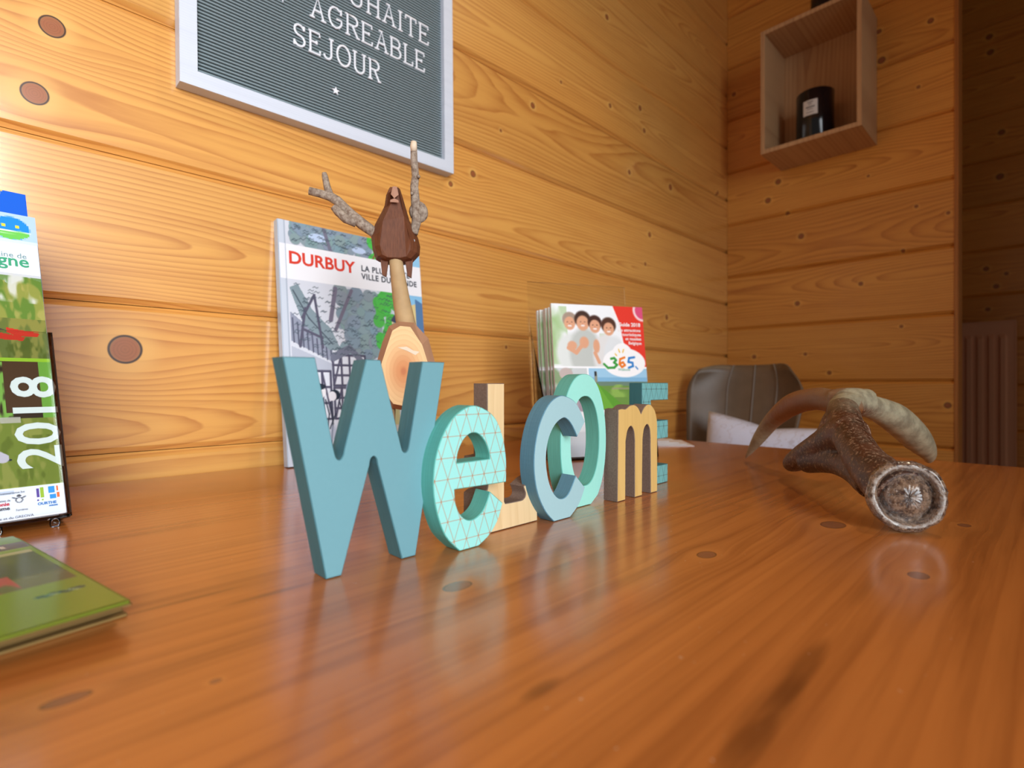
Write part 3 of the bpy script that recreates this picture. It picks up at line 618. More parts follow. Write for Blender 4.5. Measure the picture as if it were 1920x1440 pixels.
md = beam.modifiers.new('s', 'SMOOTH'); md.factor = 0.6; md.iterations = 9
dg = bpy.context.evaluated_depsgraph_get(); me = bpy.data.meshes.new_from_object(beam.evaluated_get(dg)); beam.modifiers.clear(); beam.data = me; beam.parent = antler
if not me.materials: me.materials.append(m_ant)
LV = np.array([q[:3] for q in LT]); RV = np.array([q[:3] for q in RTN]); BV = np.array([q[:3] for q in BM]+[q[:3] for q in ST])
co = np.empty(len(me.vertices)*3); me.vertices.foreach_get('co', co); co = co.reshape(-1, 3)+np.array(org)
def near(Pt):
    d = np.sqrt(((co[:, None]-Pt[None])**2).sum(2)); return d.min(1), d.argmin(1)
dl, il = near(LV); dr, ir = near(RV); db, ib = near(BV); jit = np.random.RandomState(3).rand(len(co))*0.12
onR = (dr < db) & (dr <= dl); onL = (dl < db) & (dl < dr)
pale_ = np.where(onR, np.clip((ir-2.0)/4, 0, 1), 0)+np.where(onL, np.clip((il-13)/6.0, 0, 1)*0.85, 0)
topz = np.clip((co[:, 2]-0.080)/0.008, 0, 1); pale_ = np.clip(pale_+topz*np.where(onL | onR, np.clip(1-il/9.0, 0.0, 1), 0.35)*np.where(onL, 0.35, 0.9), 0, 1)
red_ = np.where(onL, 1.0, 0)*(1-pale_)
for nm, a in (('pale', np.clip(pale_*(0.88+jit), 0, 1)), ('red', red_)):
    at = me.attributes.new(nm, 'FLOAT', 'POINT'); at.data.foreach_set('value', a.astype(np.float32))
# burr: pearled rim and the broken, glossy seat at its centre
t = NT('antler_burr'); p = t.node('ShaderNodeTexCoord').outputs['Object']; n1 = t.noise(p, 190, 5, 0.75); n2 = t.noise(p, 520, 4, 0.7)
t.bump(t.m('ADD', n1, t.m('MULTIPLY', n2, 0.4)), 1.0, 0.006)
rr = t.sep(p); rad_ = t.m('SQRT', t.m('ADD', t.m('MULTIPLY', rr[0], rr[0]), t.m('MULTIPLY', rr[1], rr[1])))
ring_ = t.smooth(t.m('ABSOLUTE', t.m('SUBTRACT', rad_, t.m('ADD', 0.0214, t.m('MULTIPLY', t.m('SUBTRACT', n1, 0.5), 0.006)))), 0.0002, 0.0016, 1.0, 0.0)
c0 = t.mix(t.smooth(n1, 0.38, 0.62), S(70, 44, 30), S(176, 146, 120)); c0 = t.mix(t.m('MULTIPLY', ring_, 0.85), c0, S(222, 216, 208))
m_burr = t.done(c0, 0.12, 1.0); m_burr.node_tree.nodes['Principled BSDF'].inputs['Coat Weight'].default_value = 0.8; m_burr.node_tree.nodes['Principled BSDF'].inputs['Coat Roughness'].default_value = 0.08
rnd = random.Random(11); prof = [(0.0170, -0.022), (0.0190, -0.016), (0.0225, -0.010), (0.0262, -0.005), (0.0268, -0.001), (0.0250, 0.0025), (0.0222, 0.0035), (0.0200, 0.0018), (0.0185, -0.0030), (0.0172, -0.0035), (0.0158, 0.0000), (0.0125, 0.0035), (0.0080, 0.0052), (0.0035, 0.0056), (0.0004, 0.0055)]
V, F = lathe_vf(prof, 72); V = [Vector((v[0]*.935, v[1]*.935, v[2]*1.1)) for v in V]
for i, v in enumerate(V):
    ring = i//72; a = i % 72
    k = 1+(0.016*math.sin(a*0.43+ring)+0.012*math.sin(a*0.9)+0.02*(rnd.random()-0.5)) if 2 <= ring <= 6 else 1+0.02*(rnd.random()-.5)
    if 5 <= ring <= 8 and 0 <= (a-2) % 72 < 12: k *= 1.05; v.z -= 0.002
    v.x *= k; v.y *= k*1.04; v.z += 0.0008*(rnd.random()-0.5)
burr = mesh_obj('burr', V, F, m_burr, antler, smooth=True); bc = Vector((0.4722, 0.0727, 0.0238))
burr.location = bc-org; ax = (Vector((0.3861, 0.041, 0.0385))-Vector((0.4947, 0.0913, 0.027))).normalized()
burr.rotation_euler = ax.to_track_quat('Z', 'Y').to_euler()
lowest = min((burr.rotation_euler.to_matrix() @ v.co).z for v in burr.data.vertices)+burr.location.z
burr.location.z -= lowest-0.0004

# ------------------------------------------------------------------ wooden deer figure
t = NT('bark_twig'); p = t.node('ShaderNodeTexCoord').outputs['Object']; n1 = t.noise(p, 240, 5, 0.7); t.bump(n1, 0.6, 0.001)
m_bark = t.done(t.mix(t.smooth(n1, 0.3, 0.7), S(118, 98, 84), S(178, 164, 148)), 0.85, 0.2)
m_peel = plain('peeled_branch', S(206, 172, 126), 0.6, 0.3, 0.10, 60); m_log = plain('log_side', S(196, 148, 116), 0.6, 0.3, 0.10, 30)
t = NT('log_end'); p = t.node('ShaderNodeTexCoord').outputs['Object']; X = t.sep(p); n1 = t.noise(p, 30, 3)
q1 = t.m('DIVIDE', X[0], 0.030); q2 = t.m('DIVIDE', t.m('SUBTRACT', X[2], -0.004), 0.045)
dd = t.m('SQRT', t.m('ADD', t.m('MULTIPLY', q1, q1), t.m('MULTIPLY', q2, q2)))
fr = t.m('FRACT', t.m('MULTIPLY', t.m('ADD', dd, t.m('MULTIPLY', n1, 0.15)), 9.0))
c0 = t.mix(t.smooth(dd, 0.05, 0.85), S(206, 136, 84), S(236, 196, 142)); c0 = t.mix(t.m('MULTIPLY', t.m('POWER', fr, 2.0), 0.22), c0, S(190, 120, 70))
c0 = t.mix(t.smooth(dd, 0.04, 0.13, 0.55, 0.0), c0, S(176, 92, 58)); m_end = t.done(c0, 0.6, 0.3)
t = NT('walnut_block'); p = t.node('ShaderNodeTexCoord').outputs['Object']; X = t.sep(p)
n1 = t.noise(t.xyz(t.m('MULTIPLY', X[0], 700), t.m('MULTIPLY', X[1], 700), t.m('MULTIPLY', X[2], 60)), 1.0, 3); t.bump(n1, 0.3, 0.0006)
m_wal = t.done(t.mix(n1, S(78, 42, 24), S(128, 76, 48)), 0.6, 0.3)
m_cut = plain('fresh_cut', S(236, 216, 190), 0.6, 0.3, 0.05); m_snout = plain('sanded_snout', S(178, 130, 104), 0.6, 0.3, 0.05)
# local frame: origin on the table under the log, x to its right, -y towards the room
deer = empty('deer_figure', (0.3055, 0.471, 0), (0, 0, math.radians(-34.0)))
tag(deer, 'wooden deer figure with a log body, branch neck and twig antlers', 'figurine')
DM = deer.rotation_euler.to_matrix().to_4x4(); DM.translation = deer.location; DI = DM.inverted()
dl_ = lambda p: DI @ Vector(p)
# log: faceted, end face towards the room
end = [(-0.0195, .1245-.0), (-0.0275, .098), (-0.0245, .072), (-0.012, .0545), (0.004, .051), (0.020, .056), (0.030, .075), (0.031, .098), (0.022, .128), (0.008, .150), (-0.004, .151), (-0.013, .145)]
side = [(-0.026, .132), (-0.0345, .099), (-0.031, .068), (-0.014, .048), (0.006, .044), (0.026, .050), (0.038, .072), (0.040, .100), (0.030, .138), (0.012, .158), (-0.006, .159), (-0.018, .153)]
end = [(x*.85, .085+(z-.051)*.82) for x, z in end]; side = [(x*.85, .085+(z-.051)*.82) for x, z in side]
n = len(end); cz = 0.125; V = [(x, -0.012, z-cz) for x, z in end]+[(x, 0.006, z-cz) for x, z in side]+[(x, 0.080, z-cz) for x, z in side]+[(x*0.8, 0.092, (z-cz)*0.8) for x, z in side]
F = [tuple(range(n))]+[(k*n+i, k*n+(i+1) % n, (k+1)*n+(i+1) % n, (k+1)*n+i) for k in range(3) for i in range(n)]+[tuple(range(3*n, 4*n))]
lg = mesh_obj('log_body', V, F, [m_end, m_log], deer, (0, 0, cz), mi=[0]+[1]*(3*n+1))
mesh_obj('glue_mark', [(x, -0.0124, z) for x, z in [(-0.006, .145), (0.003, .146), (0.010, .142), (0.016, .141), (0.012, .1375), (0.003, .142)]], [tuple(range(6))], m_cut, lg).location = (0, 0, -cz)
for lx, ly, r, m0 in ((-0.014, 0.014, .0055, m_peel), (0.016, 0.012, .0055, m_peel), (-0.015, 0.066, .0055, m_bark), (0.017, 0.068, .0055, m_bark)):
    v, f = tube_vf([(lx, ly, 0.092), (lx*1.15, ly, 0.045), (lx*1.3, ly, 0.0002)], r, 10, wob=0.08); mesh_obj('leg', v, f, m0, deer, smooth=True)
nk = [dl_((0.3158, 0.4819, 0.1695)), dl_((0.3079, 0.4798, 0.198)), dl_((0.3007, 0.4757, 0.2244)), dl_((0.2964, 0.4729, 0.2409))]
nk[0].y += 0.004
v, f = tube_vf([nk[0]-Vector((-.001, -.004, .012))]+nk, [.0108, .0104, .0088, .0074, .0068], 14, wob=0.04); mesh_obj('neck', v, f, m_peel, deer, smooth=True)
# head: bevelled walnut block seen from below
hc = dl_((0.2988, 0.4776, 0.2654)); HR = empty('head', hc, (0, 0, 0)); HR.parent = deer
fp = [(-0.0048, .0392), (0.0058, .0392), (0.0088, .030), (0.0135, .012), (0.0200, -.006), (0.0225, -.014), (0.0225, -.022), (0.0165, -.0285), (0.0080, -.0300), (-0.0090, -.0300), (-0.0165, -.0275), (-0.0195, -.018), (-0.0195, -.006), (-0.0150, .006), (-0.0100, .022), (-0.0078, .032)]
bp = [(-0.0050, .039), (0.0058, .039), (0.0095, .030), (0.0150, .014), (0.0240, -.004), (0.0262, -.013), (0.0255, -.022), (0.0185, -.030), (0.0080, -.0320), (-0.0090, -.0320), (-0.0190, -.029), (-0.0225, -.018), (-0.0240, -.004), (-0.0200, .008), (-0.0130, .022), (-0.0085, .032)]
n = len(fp); V = [(x*0.72, -0.021+0.010*abs(z)/.04-(0.014 if z > 0.025 else 0), z*0.97) for x, z in fp]+[(x, -0.010-(0.008 if z > 0.025 else 0), z) for x, z in fp]+[(x, 0.002, z) for x, z in bp]+[(x*0.9, 0.030, z*0.85) for x, z in bp]
F = [tuple(range(n))]+[(k*n+i, k*n+(i+1) % n, (k+1)*n+(i+1) % n, (k+1)*n+i) for k in range(3) for i in range(n)]+[tuple(range(3*n, 4*n))]
hb = mesh_obj('skull_block', V, F, m_wal, HR)
yk = -0.0275
mesh_obj('snout_tip', [(0.0005-0.0032, yk, .0300), (0.0005+0.0042, yk, .0300), (0.0030, yk-0.001, .0375), (-0.0010, yk-0.001, .0375), (0.0005, yk, .0262)], [(0, 4, 1, 2, 3)], m_snout, HR)
mesh_obj('mouth_mark', [(-0.0035, -0.0268, .0225), (0.0048, -0.0268, .0225), (0.0045, -0.0272, .0245), (0.0006, -0.0275, .0262), (-0.0033, -0.0272, .0245)], [(0, 1, 2, 3, 4)], m_snout, HR)
for s in (-1, 1):
    c = (0.0008-0.0110, ) if s < 0 else (0.0145, )
    xx = c[0]; v = [(xx-.0042, y, -.027) for y in (-.004, .005)]+[(xx+.0042, y, -.027) for y in (-.004, .005)]+[(xx-.0020+s*.0005, y, -.0445) for y in (-.002, .003)]+[(xx+.0022+s*.0005, y, -.0465) for y in (-.002, .003)]
    mesh_obj('ear', v, [(0, 1, 3, 2), (4, 6, 7, 5), (0, 2, 6, 4), (1, 5, 7, 3), (0, 4, 5, 1), (2, 3, 7, 6)], m_wal, HR)
v, f = lathe_vf([(0.0001, 0), (0.0018, 0.0003), (0.0022, 0.001)], 12); e_ = mesh_obj('eye', [(a+0.0185, -0.0125+c*0-0.0, b-.011) for a, b, c in v], f, plain('eye_paint', S(150, 160, 165), 0.3), HR)
def twig(name, segs, tip=None):
    ps = [tube_vf([tuple(dl_(p)) for p, r in s], [r for p, r in s], 10, wob=0.12, seed=i+3) for i, s in enumerate(segs)]
    v, f = join_vf(ps); return mesh_obj(name, v, f, m_bark, deer, smooth=True)
twig('antler', [
  [((0.2835, 0.4898, 0.2638), .0052), ((0.2741, 0.4991, 0.2732), .0056), ((0.2652, 0.5107, 0.2854), .0056), ((0.257, 0.5215, 0.2994), .0052), ((0.2515, 0.527, 0.3039), .0048), ((0.2434, 0.532, 0.3059), .0040), ((0.2347, 0.5379, 0.308), .0040)],
  [((0.2519, 0.5266, 0.3033), .0042), ((0.2495, 0.5289, 0.3139), .0036), ((0.247, 0.5285, 0.3242), .0030), ((0.2466, 0.5289, 0.3275), .0022)],
  [((0.2698, 0.5047, 0.2751), .0045), ((0.26, 0.5087, 0.2783), .0048), ((0.2536, 0.5122, 0.2848), .0044), ((0.2496, 0.5147, 0.2894), .0034)]])
ra = twig('antler', [
  [((0.3119, 0.4619, 0.2638), .0044), ((0.3161, 0.4634, 0.2777), .0050), ((0.3157, 0.4637, 0.2916), .0050), ((0.3134, 0.4632, 0.3131), .0044), ((0.3142, 0.4624, 0.3242), .0040), ((0.3119, 0.4619, 0.34), .0036), ((0.3113, 0.4611, 0.3495), .0034)],
  [((0.3101, 0.4622, 0.3043), .0020), ((0.3082, 0.4613, 0.3052), .0012)], [((0.3144, 0.458, 0.3219), .0020), ((0.315, 0.456, 0.3226), .0012)]])
v, f = tube_vf([tuple(dl_((0.3113, 0.4611, 0.3484))), tuple(dl_((0.3105, 0.4604, 0.3535))), tuple(dl_((0.3107, 0.4602, 0.3579)))], [.0034, .0036, .0030], 10); mesh_obj('cut_tip', v, f, m_cut, ra, smooth=True)
v, f = lathe_vf([(0.0002, -0.0038), (0.0075, -0.0036), (0.0098, -0.002), (0.0098, 0.002), (0.0075, 0.0036), (0.0002, 0.0038)], 20)
v = [(a, c, b*1.12) for a, b, c in v]; dk = mesh_obj('bark_disc', v, f, m_bark, ra, tuple(dl_((0.32, 0.4651, 0.2885))), smooth=True); dk.rotation_euler = (0, 0, 0.35)

# ------------------------------------------------------------------ printed things
m_print = print_mat('glossy_print', 0.20); m_paper = plain('paper_edges', S(232, 232, 236), 0.6, 0.3, 0.02, 400); m_spine = plain('grey_blue_spine', S(176, 190, 206), 0.35, 0.4, 0.03)
def ink(name, c, r=0.3): return plain(name, S(*c), r, 0.4, 0.0)
def acrylic(name, tint=(0.93, 0.95, 0.96, 1)):
    m = bpy.data.materials.new(name); m.use_nodes = True; nt = m.node_tree; nt.nodes.clear()
    o = nt.nodes.new('ShaderNodeOutputMaterial'); mx = nt.nodes.new('ShaderNodeMixShader'); tr = nt.nodes.new('ShaderNodeBsdfTransparent'); g = nt.nodes.new('ShaderNodeBsdfGlossy'); fr = nt.nodes.new('ShaderNodeFresnel')
    tr.inputs[0].default_value = tint; g.inputs['Roughness'].default_value = 0.05; fr.inputs[0].default_value = 1.35
    nt.links.new(fr.outputs[0], mx.inputs[0]); nt.links.new(tr.outputs[0], mx.inputs[1]); nt.links.new(g.outputs[0], mx.inputs[2]); nt.links.new(mx.outputs[0], o.inputs[0]); return m
m_acr = acrylic('clear_acrylic', (0.975, 0.98, 0.985, 1)); m_edge = acrylic('acrylic_edge', (0.52, 0.42, 0.36, 1))
def page_xf(y=-0.0003, x=0.0, z=0.0):                       # page coordinates (x right, y up, z out) to a standing sheet's local space
    return Matrix(((1, 0, 0, x), (0, 0, -1, y), (0, 1, 0, z), (0, 0, 0, 1)))

# comic-style town album leaning on the wall
BWd, BHt, BTh = 0.2235, 0.3285, 0.012
alb = tag(empty('picture_album', (0.2712, 0.6835, 0.0015), (math.radians(-6.3), 0, 0)), 'tall album with a drawn street scene and red DURBUY title leaning on the wall', 'book')
v, f = box_vf(0.0, BWd, 0.0, 0.0014, 0, BHt); mesh_obj('front_cover', v, f, m_spine, alb)
v, f = box_vf(0.0, BWd, BTh-0.0014, BTh, 0, BHt); mesh_obj('back_cover', v, f, m_spine, alb)
box('spine', -0.0012, 0.0004, 0.0, BTh, 0, BHt, m_spine, alb, 0.0005)
box('page_block', 0.0005, BWd-0.004, 0.0015, BTh-0.0015, 0.003, BHt-0.003, m_paper, alb)
p = Pic(230, 336, (206, 214, 228)); k = (44, 52, 66)
p.rect(0, 0, 1, 1, (214, 220, 232))
def foliage(x0, y0, x1, y1, c, n=14, seed=1):
    r = np.random.RandomState(seed)
    for _ in range(n*6):
        cx, cy = x0+(x1-x0)*r.rand(), y0+(y1-y0)*r.rand(); rr = 0.02+0.03*r.rand()
        p.ell(cx, cy, rr*1.04, rr/p.asp*1.04, tuple(q*0.84 for q in c), 0.6); p.ell(cx, cy-0.003, rr, rr/p.asp, tuple(min(255, q*(0.96+0.08*r.rand())) for q in c), 1)
foliage(0.08, -0.02, 0.60, 0.10, (138, 160, 172), 16, 2)
p.ell(0.24, 0.05, 0.06, 0.018, (190, 210, 240)); p.ell(0.52, 0.07, 0.05, 0.015, (190, 210, 240))
p.rect(0.64, 0, 1, 0.12, (150, 205, 240)); foliage(0.62, -0.01, 0.80, 0.12, (84, 190, 84), 8, 3)
p.line((0.28, 0.0), (0.33, 0.12), 0.012, (120, 120, 140)); p.line((0.60, 0.12), (0.66, 0.05), 0.005, (140, 90, 70))
# street drawing
p.rect(0.05, 0.24, 0.64, 1, (216, 222, 234)); p.rect(0.64, 0.24, 1, 1, (200, 214, 226))
p.poly([(0.05, 0.38), (0.30, 0.52), (0.30, 0.58), (0.05, 0.50)], (150, 158, 178)); p.poly([(0.05, 0.52), (0.34, 0.60), (0.34, 0.66), (0.05, 0.60)], (186, 194, 210))
for x in np.linspace(0.06, 0.29, 9): p.line((x, 0.40+0.55*(x-0.05)), (x+0.004, 0.50+0.33*(x-0.05)), 0.0045, (92, 96, 116))
p.poly([(0.05, 0.28), (0.10, 0.26), (0.18, 0.36), (0.30, 0.44), (0.36, 0.53), (0.28, 0.53), (0.12, 0.42)], (136, 156, 166))
p.path([(0.07, 0.29), (0.16, 0.40), (0.30, 0.50)], 0.004, k, 0.6)
for a, b in (((0.12, 0.40), (0.20, 0.30)), ((0.20, 0.30), (0.24, 0.52)), ((0.10, 0.52), (0.14, 0.36)), ((0.13, 0.45), (0.24, 0.48))): p.line(a, b, 0.008, (92, 92, 112))
foliage(0.36, 0.27, 0.62, 0.55, (138, 160, 172), 16, 4); p.line((0.34, 0.26), (0.30, 0.40), 0.014, (120, 116, 136)); p.line((0.45, 0.26), (0.33, 0.44), 0.011, (120, 116, 136))
for x0, y0, x1, y1 in ((0.30, 0.55, 0.52, 0.68), (0.30, 0.69, 0.50, 0.82), (0.06, 0.62, 0.28, 0.82)):
    p.rect(x0, y0, x1, y1, (226, 232, 244))
    for q in np.linspace(x0, x1, 5): p.line((q, y0), (q, y1), 0.007, (86, 86, 108))
    for q in np.linspace(y0, y1, 4): p.line((x0, q), (x1, q), 0.007, (86, 86, 108))
    p.line((x0, y1), (x0+(x1-x0)/4, y0), 0.006, (86, 86, 108)); p.line((x1, y1), (x1-(x1-x0)/4, y0), 0.006, (86, 86, 108))
p.poly([(0.28, 0.55), (0.42, 0.50), (0.56, 0.60), (0.54, 0.62), (0.42, 0.54), (0.30, 0.58)], (120, 126, 146))
foliage(0.42, 0.66, 0.52, 0.84, (150, 170, 188), 6, 6)
p.poly([(0.54, 0.58), (0.64, 0.56), (0.64, 0.86), (0.54, 0.86)], (196, 216, 232))
foliage(0.64, 0.25, 0.80, 0.50, (84, 190, 84), 10, 5); p.rect(0.64, 0.26, 0.72, 0.30, (84, 190, 84))
p.poly([(0.80, 0.24), (1, 0.24), (1, 0.46), (0.80, 0.40)], (140, 200, 240)); p.poly([(0.64, 0.56), (0.76, 0.52), (0.76, 0.86), (0.64, 0.86)], (196, 190, 140))
p.poly([(0.74, 0.38), (0.86, 0.40), (0.86, 0.56), (0.74, 0.58)], (222, 214, 176)); p.poly([(0.73, 0.38), (0.78, 0.33), (0.87, 0.38), (0.87, 0.41)], (70, 74, 96))
p.poly([(0.88, 0.30), (0.96, 0.28), (0.96, 0.50), (0.88, 0.52)], (226, 208, 150)); p.poly([(0.94, 0.26), (1, 0.28), (1, 0.56), (0.94, 0.50)], (90, 130, 176))
p.poly([(0.78, 0.66), (1.0, 0.44), (1.0, 0.70), (0.80, 0.74)], (120, 160, 220)); p.line((0.78, 0.66), (1.0, 0.44), 0.008, k)
for x in (0.80, 0.90): p.rect(x, 0.42, x+0.03, 0.45, (110, 130, 170))
p.ell(0.72, 0.62, 0.03, 0.02, (84, 190, 84))
rs_ = np.random.RandomState(5)
for _ in range(260):
    x, y = 0.06+0.55*rs_.rand(), 0.26+0.30*rs_.rand()
    if rs_.rand() < 0.3: y = 0.01+0.08*rs_.rand()
    if rs_.rand() < 0.25: x = 0.64+0.14*rs_.rand()
    p.path([(x, y), (x+0.012, y-0.006), (x+0.024, y), (x+0.034, y-0.004)], 0.0022, (74, 88, 100), 0.7)
# couple drawn in outline
p.ell(0.20, 0.705, 0.045, 0.030, (240, 240, 246)); p.ell(0.195, 0.685, 0.05, 0.014, k); p.ell(0.30, 0.72, 0.035, 0.022, k); p.ell(0.285, 0.725, 0.026, 0.020, (236, 236, 244))
for s in ([(0.16, 0.74), (0.14, 0.80), (0.17, 0.90), (0.16, 1.0)], [(0.24, 0.74), (0.26, 0.80), (0.23, 0.90), (0.24, 1.0)], [(0.27, 0.75), (0.28, 0.84), (0.26, 0.94)], [(0.33, 0.75), (0.36, 0.82), (0.34, 0.95)], [(0.18, 0.80), (0.22, 0.86)], [(0.30, 0.80), (0.26, 0.86)], [(0.40, 0.80), (0.44, 0.92), (0.42, 1.0)], [(0.08, 0.82), (0.10, 0.95)]): p.path(s, 0.0045, k, 0.8)
p.mottle(0.05, 0.84, 0.60, 1.0, (170, 180, 204), 26, 0.5, 0.6); p.rect(0.55, 0.86, 1, 1, (206, 200, 190))
p.rect(0.035, 0.098, 1, 0.245, (244, 246, 252)); p.rect(0, 0, 0.035, 1, (204, 214, 228)); p.rect(0.032, 0, 0.040, 1, (176, 188, 204)); p.rect(0, 0.098, 0.035, 0.245, (236, 240, 248))
alp = picture('cover_print', p, page_xf(), BWd, BHt, m_print, alb)
text_mesh('title_lettering', 'DURBUY', 0.0240, ink('red_ink', (222, 70, 54)), alb, page_xf(-0.0006, 0.0112, BHt*0.822), bold=0.0006, width=1.02)
text_mesh('subtitle_lettering', 'LA PLUS PETITE\nVILLE DU MONDE', 0.0122, ink('dark_ink', (56, 62, 74)), alb, page_xf(-0.0006, 0.1180, BHt*0.838), bold=0.0003, width=0.92, space=1.1)

# acrylic stand with a stack of attraction guides, facing the room
HB = Vector((0.5674, 0.4869, 0.108)); HB.z = 0; yawH = math.radians(-28)
hold = tag(empty('brochure_stand', (HB.x, HB.y, 0), (0, 0, yawH)), 'clear acrylic stand with tall back holding the attraction guides', 'stand')
LEAN = math.radians(8); ct, stn = math.cos(LEAN), math.sin(LEAN)
def slab(name, x0, x1, y0, z0, z1, th, mat, par):          # leaning sheet: y0 its foot, leaning back
    V = [(x, y0+z*stn+dy*ct, z*ct-dy*stn) for x in (x0, x1) for dy in (0, th) for z in (z0, z1)]
    return mesh_obj(name, V, [(0, 1, 3, 2), (4, 6, 7, 5), (0, 4, 5, 1), (2, 3, 7, 6), (0, 2, 6, 4), (1, 5, 7, 3)], mat, par)
slab('back_plate', -0.012, 0.158, 0.058, 0.012, 0.272, 0.0025, m_acr, hold)
slab('front_lip', -0.012, 0.158, -0.008, 0.002, 0.040, 0.0025, m_acr, hold)
box('base_plate', -0.012, 0.158, -0.008, 0.074, 0.0004, 0.0030, m_acr, hold)
for x in (-0.012, 0.1555):
    V = [(q, y, z) for q in (x, x+0.0025) for y, z in ((-0.0055, 0.003), (0.068, 0.003), (0.100, 0.22), (0.001, 0.042))]
    mesh_obj('side_plate', V, [(0, 1, 2, 3), (7, 6, 5, 4)]+[(i, (i+1) % 4, 4+(i+1) % 4, 4+i) for i in range(4)], m_acr, hold)
GW, GH = 0.150, 0.2245
p = Pic(170, 250, (246, 250, 255)); p.Y = p.Y/0.775; p.asp *= 0.775
p.mottle(0, 0.02, 0.16, 0.52, (150, 190, 120), 8, 0.35, 0.55); p.ell(0.0, 0.28, 0.10, 0.22, (150, 190, 120), 0.6, 0.6); p.mottle(0.5, 0.25, 0.8, 0.52, (170, 200, 140), 7, 0.5, 0.5)
skin = (226, 168, 134)
for cx, cy, sx, sy, c in ((0.20, 0.42, 0.17, 0.17, (226, 232, 230)), (0.34, 0.42, 0.17, 0.22, (196, 202, 198)), (0.56, 0.45, 0.14, 0.20, (228, 228, 228)), (0.66, 0.44, 0.12, 0.17, (226, 232, 236))): p.ell(cx, cy, sx, sy, c, 1, 0.25)
p.ell(0.20, 0.36, 0.05, 0.04, skin, 1, 0.3); p.ell(0.33, 0.33, 0.05, 0.05, skin, 1, 0.3); p.ell(0.46, 0.36, 0.035, 0.06, skin, 1, 0.3)
for cx, cy, r, hc_, hr in ((0.185, 0.155, 0.058, (170, 150, 134), 0.066), (0.325, 0.150, 0.066, (70, 48, 40), 0.076), (0.455, 0.175, 0.058, (74, 46, 40), 0.066), (0.605, 0.195, 0.058, (84, 54, 42), 0.072)):
    p.ell(cx, cy-0.022, hr*1.15, hr*0.98, hc_, 1, 0.2); p.ell(cx, cy+0.012, r*1.0, r*1.0, skin, 1, 0.2)
    p.ell(cx-0.022, cy+0.002, 0.009, 0.005, (84, 56, 48), 0.7); p.ell(cx+0.022, cy+0.002, 0.009, 0.005, (84, 56, 48), 0.7); p.ell(cx, cy+0.034, 0.022, 0.008, (250, 240, 236), 0.9)
    p.ell(cx, cy+0.018, 0.007, 0.010, (206, 142, 112), 0.7)
p.path([(0.16, 0.38), (0.24, 0.42), (0.30, 0.36)], 0.02, skin); p.path([(0.44, 0.42), (0.48, 0.50)], 0.018, skin)
p.poly([(0.66, 0), (1, 0), (1, 0.56), (0.90, 0.44), (0.80, 0.36), (0.755, 0.32), (0.73, 0.16)], (232, 62, 48)); p.path([(0.655, 0), (0.725, 0.16), (0.755, 0.34)], 0.008, (250, 250, 252))
p.ell(1.0, 0.03, 0.11, 0.10, (250, 220, 226)); p.ell(1.0, 0.03, 0.085, 0.08, (222, 84, 128))
p.rect(0, 0.535, 1, 1, (250, 252, 255)); p.rect(0.0, 0.55, 0.34, 0.92, (206, 212, 214)); p.mottle(0, 0.55, 0.34, 0.80, (120, 150, 96), 9, 0.5, 0.8); p.mottle(0, 0.62, 0.34, 0.92, (150, 120, 140), 10, 0.5, 0.6); p.ell(0.12, 0.60, 0.07, 0.05, (196, 180, 176)); p.path([(0.04, 0.74), (0.14, 0.68), (0.22, 0.72), (0.30, 0.66)], 0.012, (110, 96, 150))
p.rect(0.36, 0.55, 1, 0.91, (132, 186, 222)); p.rect(0.36, 0.55, 1, 0.63, (160, 206, 236)); p.rect(0.36, 0.67, 1, 0.91, (110, 150, 70)); p.rect(0.36, 0.665, 1, 0.70, (110, 136, 120)); p.mottle(0.36, 0.69, 1, 0.80, (150, 190, 90), 10, 0.5, 0.8); p.rect(0.6, 0.72, 1, 0.735, (160, 150, 130), 0.7)
p.poly([(0.36, 0.91), (0.36, 0.72), (0.44, 0.68), (0.56, 0.76), (0.76, 0.91)], (96, 160, 52)); p.poly([(0.36, 0.84), (0.44, 0.68), (0.62, 0.91), (0.40, 0.91)], (112, 176, 60))
p.rect(0.415, 0.585, 0.445, 0.67, (150, 150, 130)); p.rect(0.420, 0.58, 0.440, 0.62, (50, 54, 60)); p.rect(0.80, 0.935, 0.86, 0.97, (180, 200, 230)); p.rect(0.88, 0.935, 0.96, 0.97, (190, 210, 236))
p.ell(0.755, 0.500, 0.235, 0.128, (252, 253, 255), 1, 0.04); p.ell(0.74, 0.45, 0.12, 0.12, (252, 253, 255), 1, 0.05)
for x, y, x2, y2 in ((0.66, 0.425, 0.675, 0.44), (0.70, 0.385, 0.71, 0.41), (0.755, 0.385, 0.745, 0.41)): p.line((x, y), (x2, y2), 0.006, (240, 190, 40))
p.path([(0.53, 0.515), (0.57, 0.548), (0.64, 0.545), (0.672, 0.52), (0.64, 0.500), (0.665, 0.480), (0.645, 0.462), (0.61, 0.468)], 0.012, (64, 160, 70)); p.path([(0.76, 0.455), (0.71, 0.47), (0.70, 0.515), (0.725, 0.540), (0.76, 0.522), (0.74, 0.498), (0.705, 0.51)], 0.011, (236, 126, 40))
p.path([(0.87, 0.452), (0.81, 0.460), (0.80, 0.495), (0.845, 0.50), (0.85, 0.53), (0.80, 0.545)], 0.011, (48, 130, 206)); p.path([(0.88, 0.535), (0.90, 0.555)], 0.007, (48, 130, 206))
mw = ink('white_ink', (250, 244, 244)); mgn = ink('green_ink', (80, 170, 130)); NAMES = ['front', 'second', 'third', 'fourth', 'fifth', 'rearmost']
gpic = None
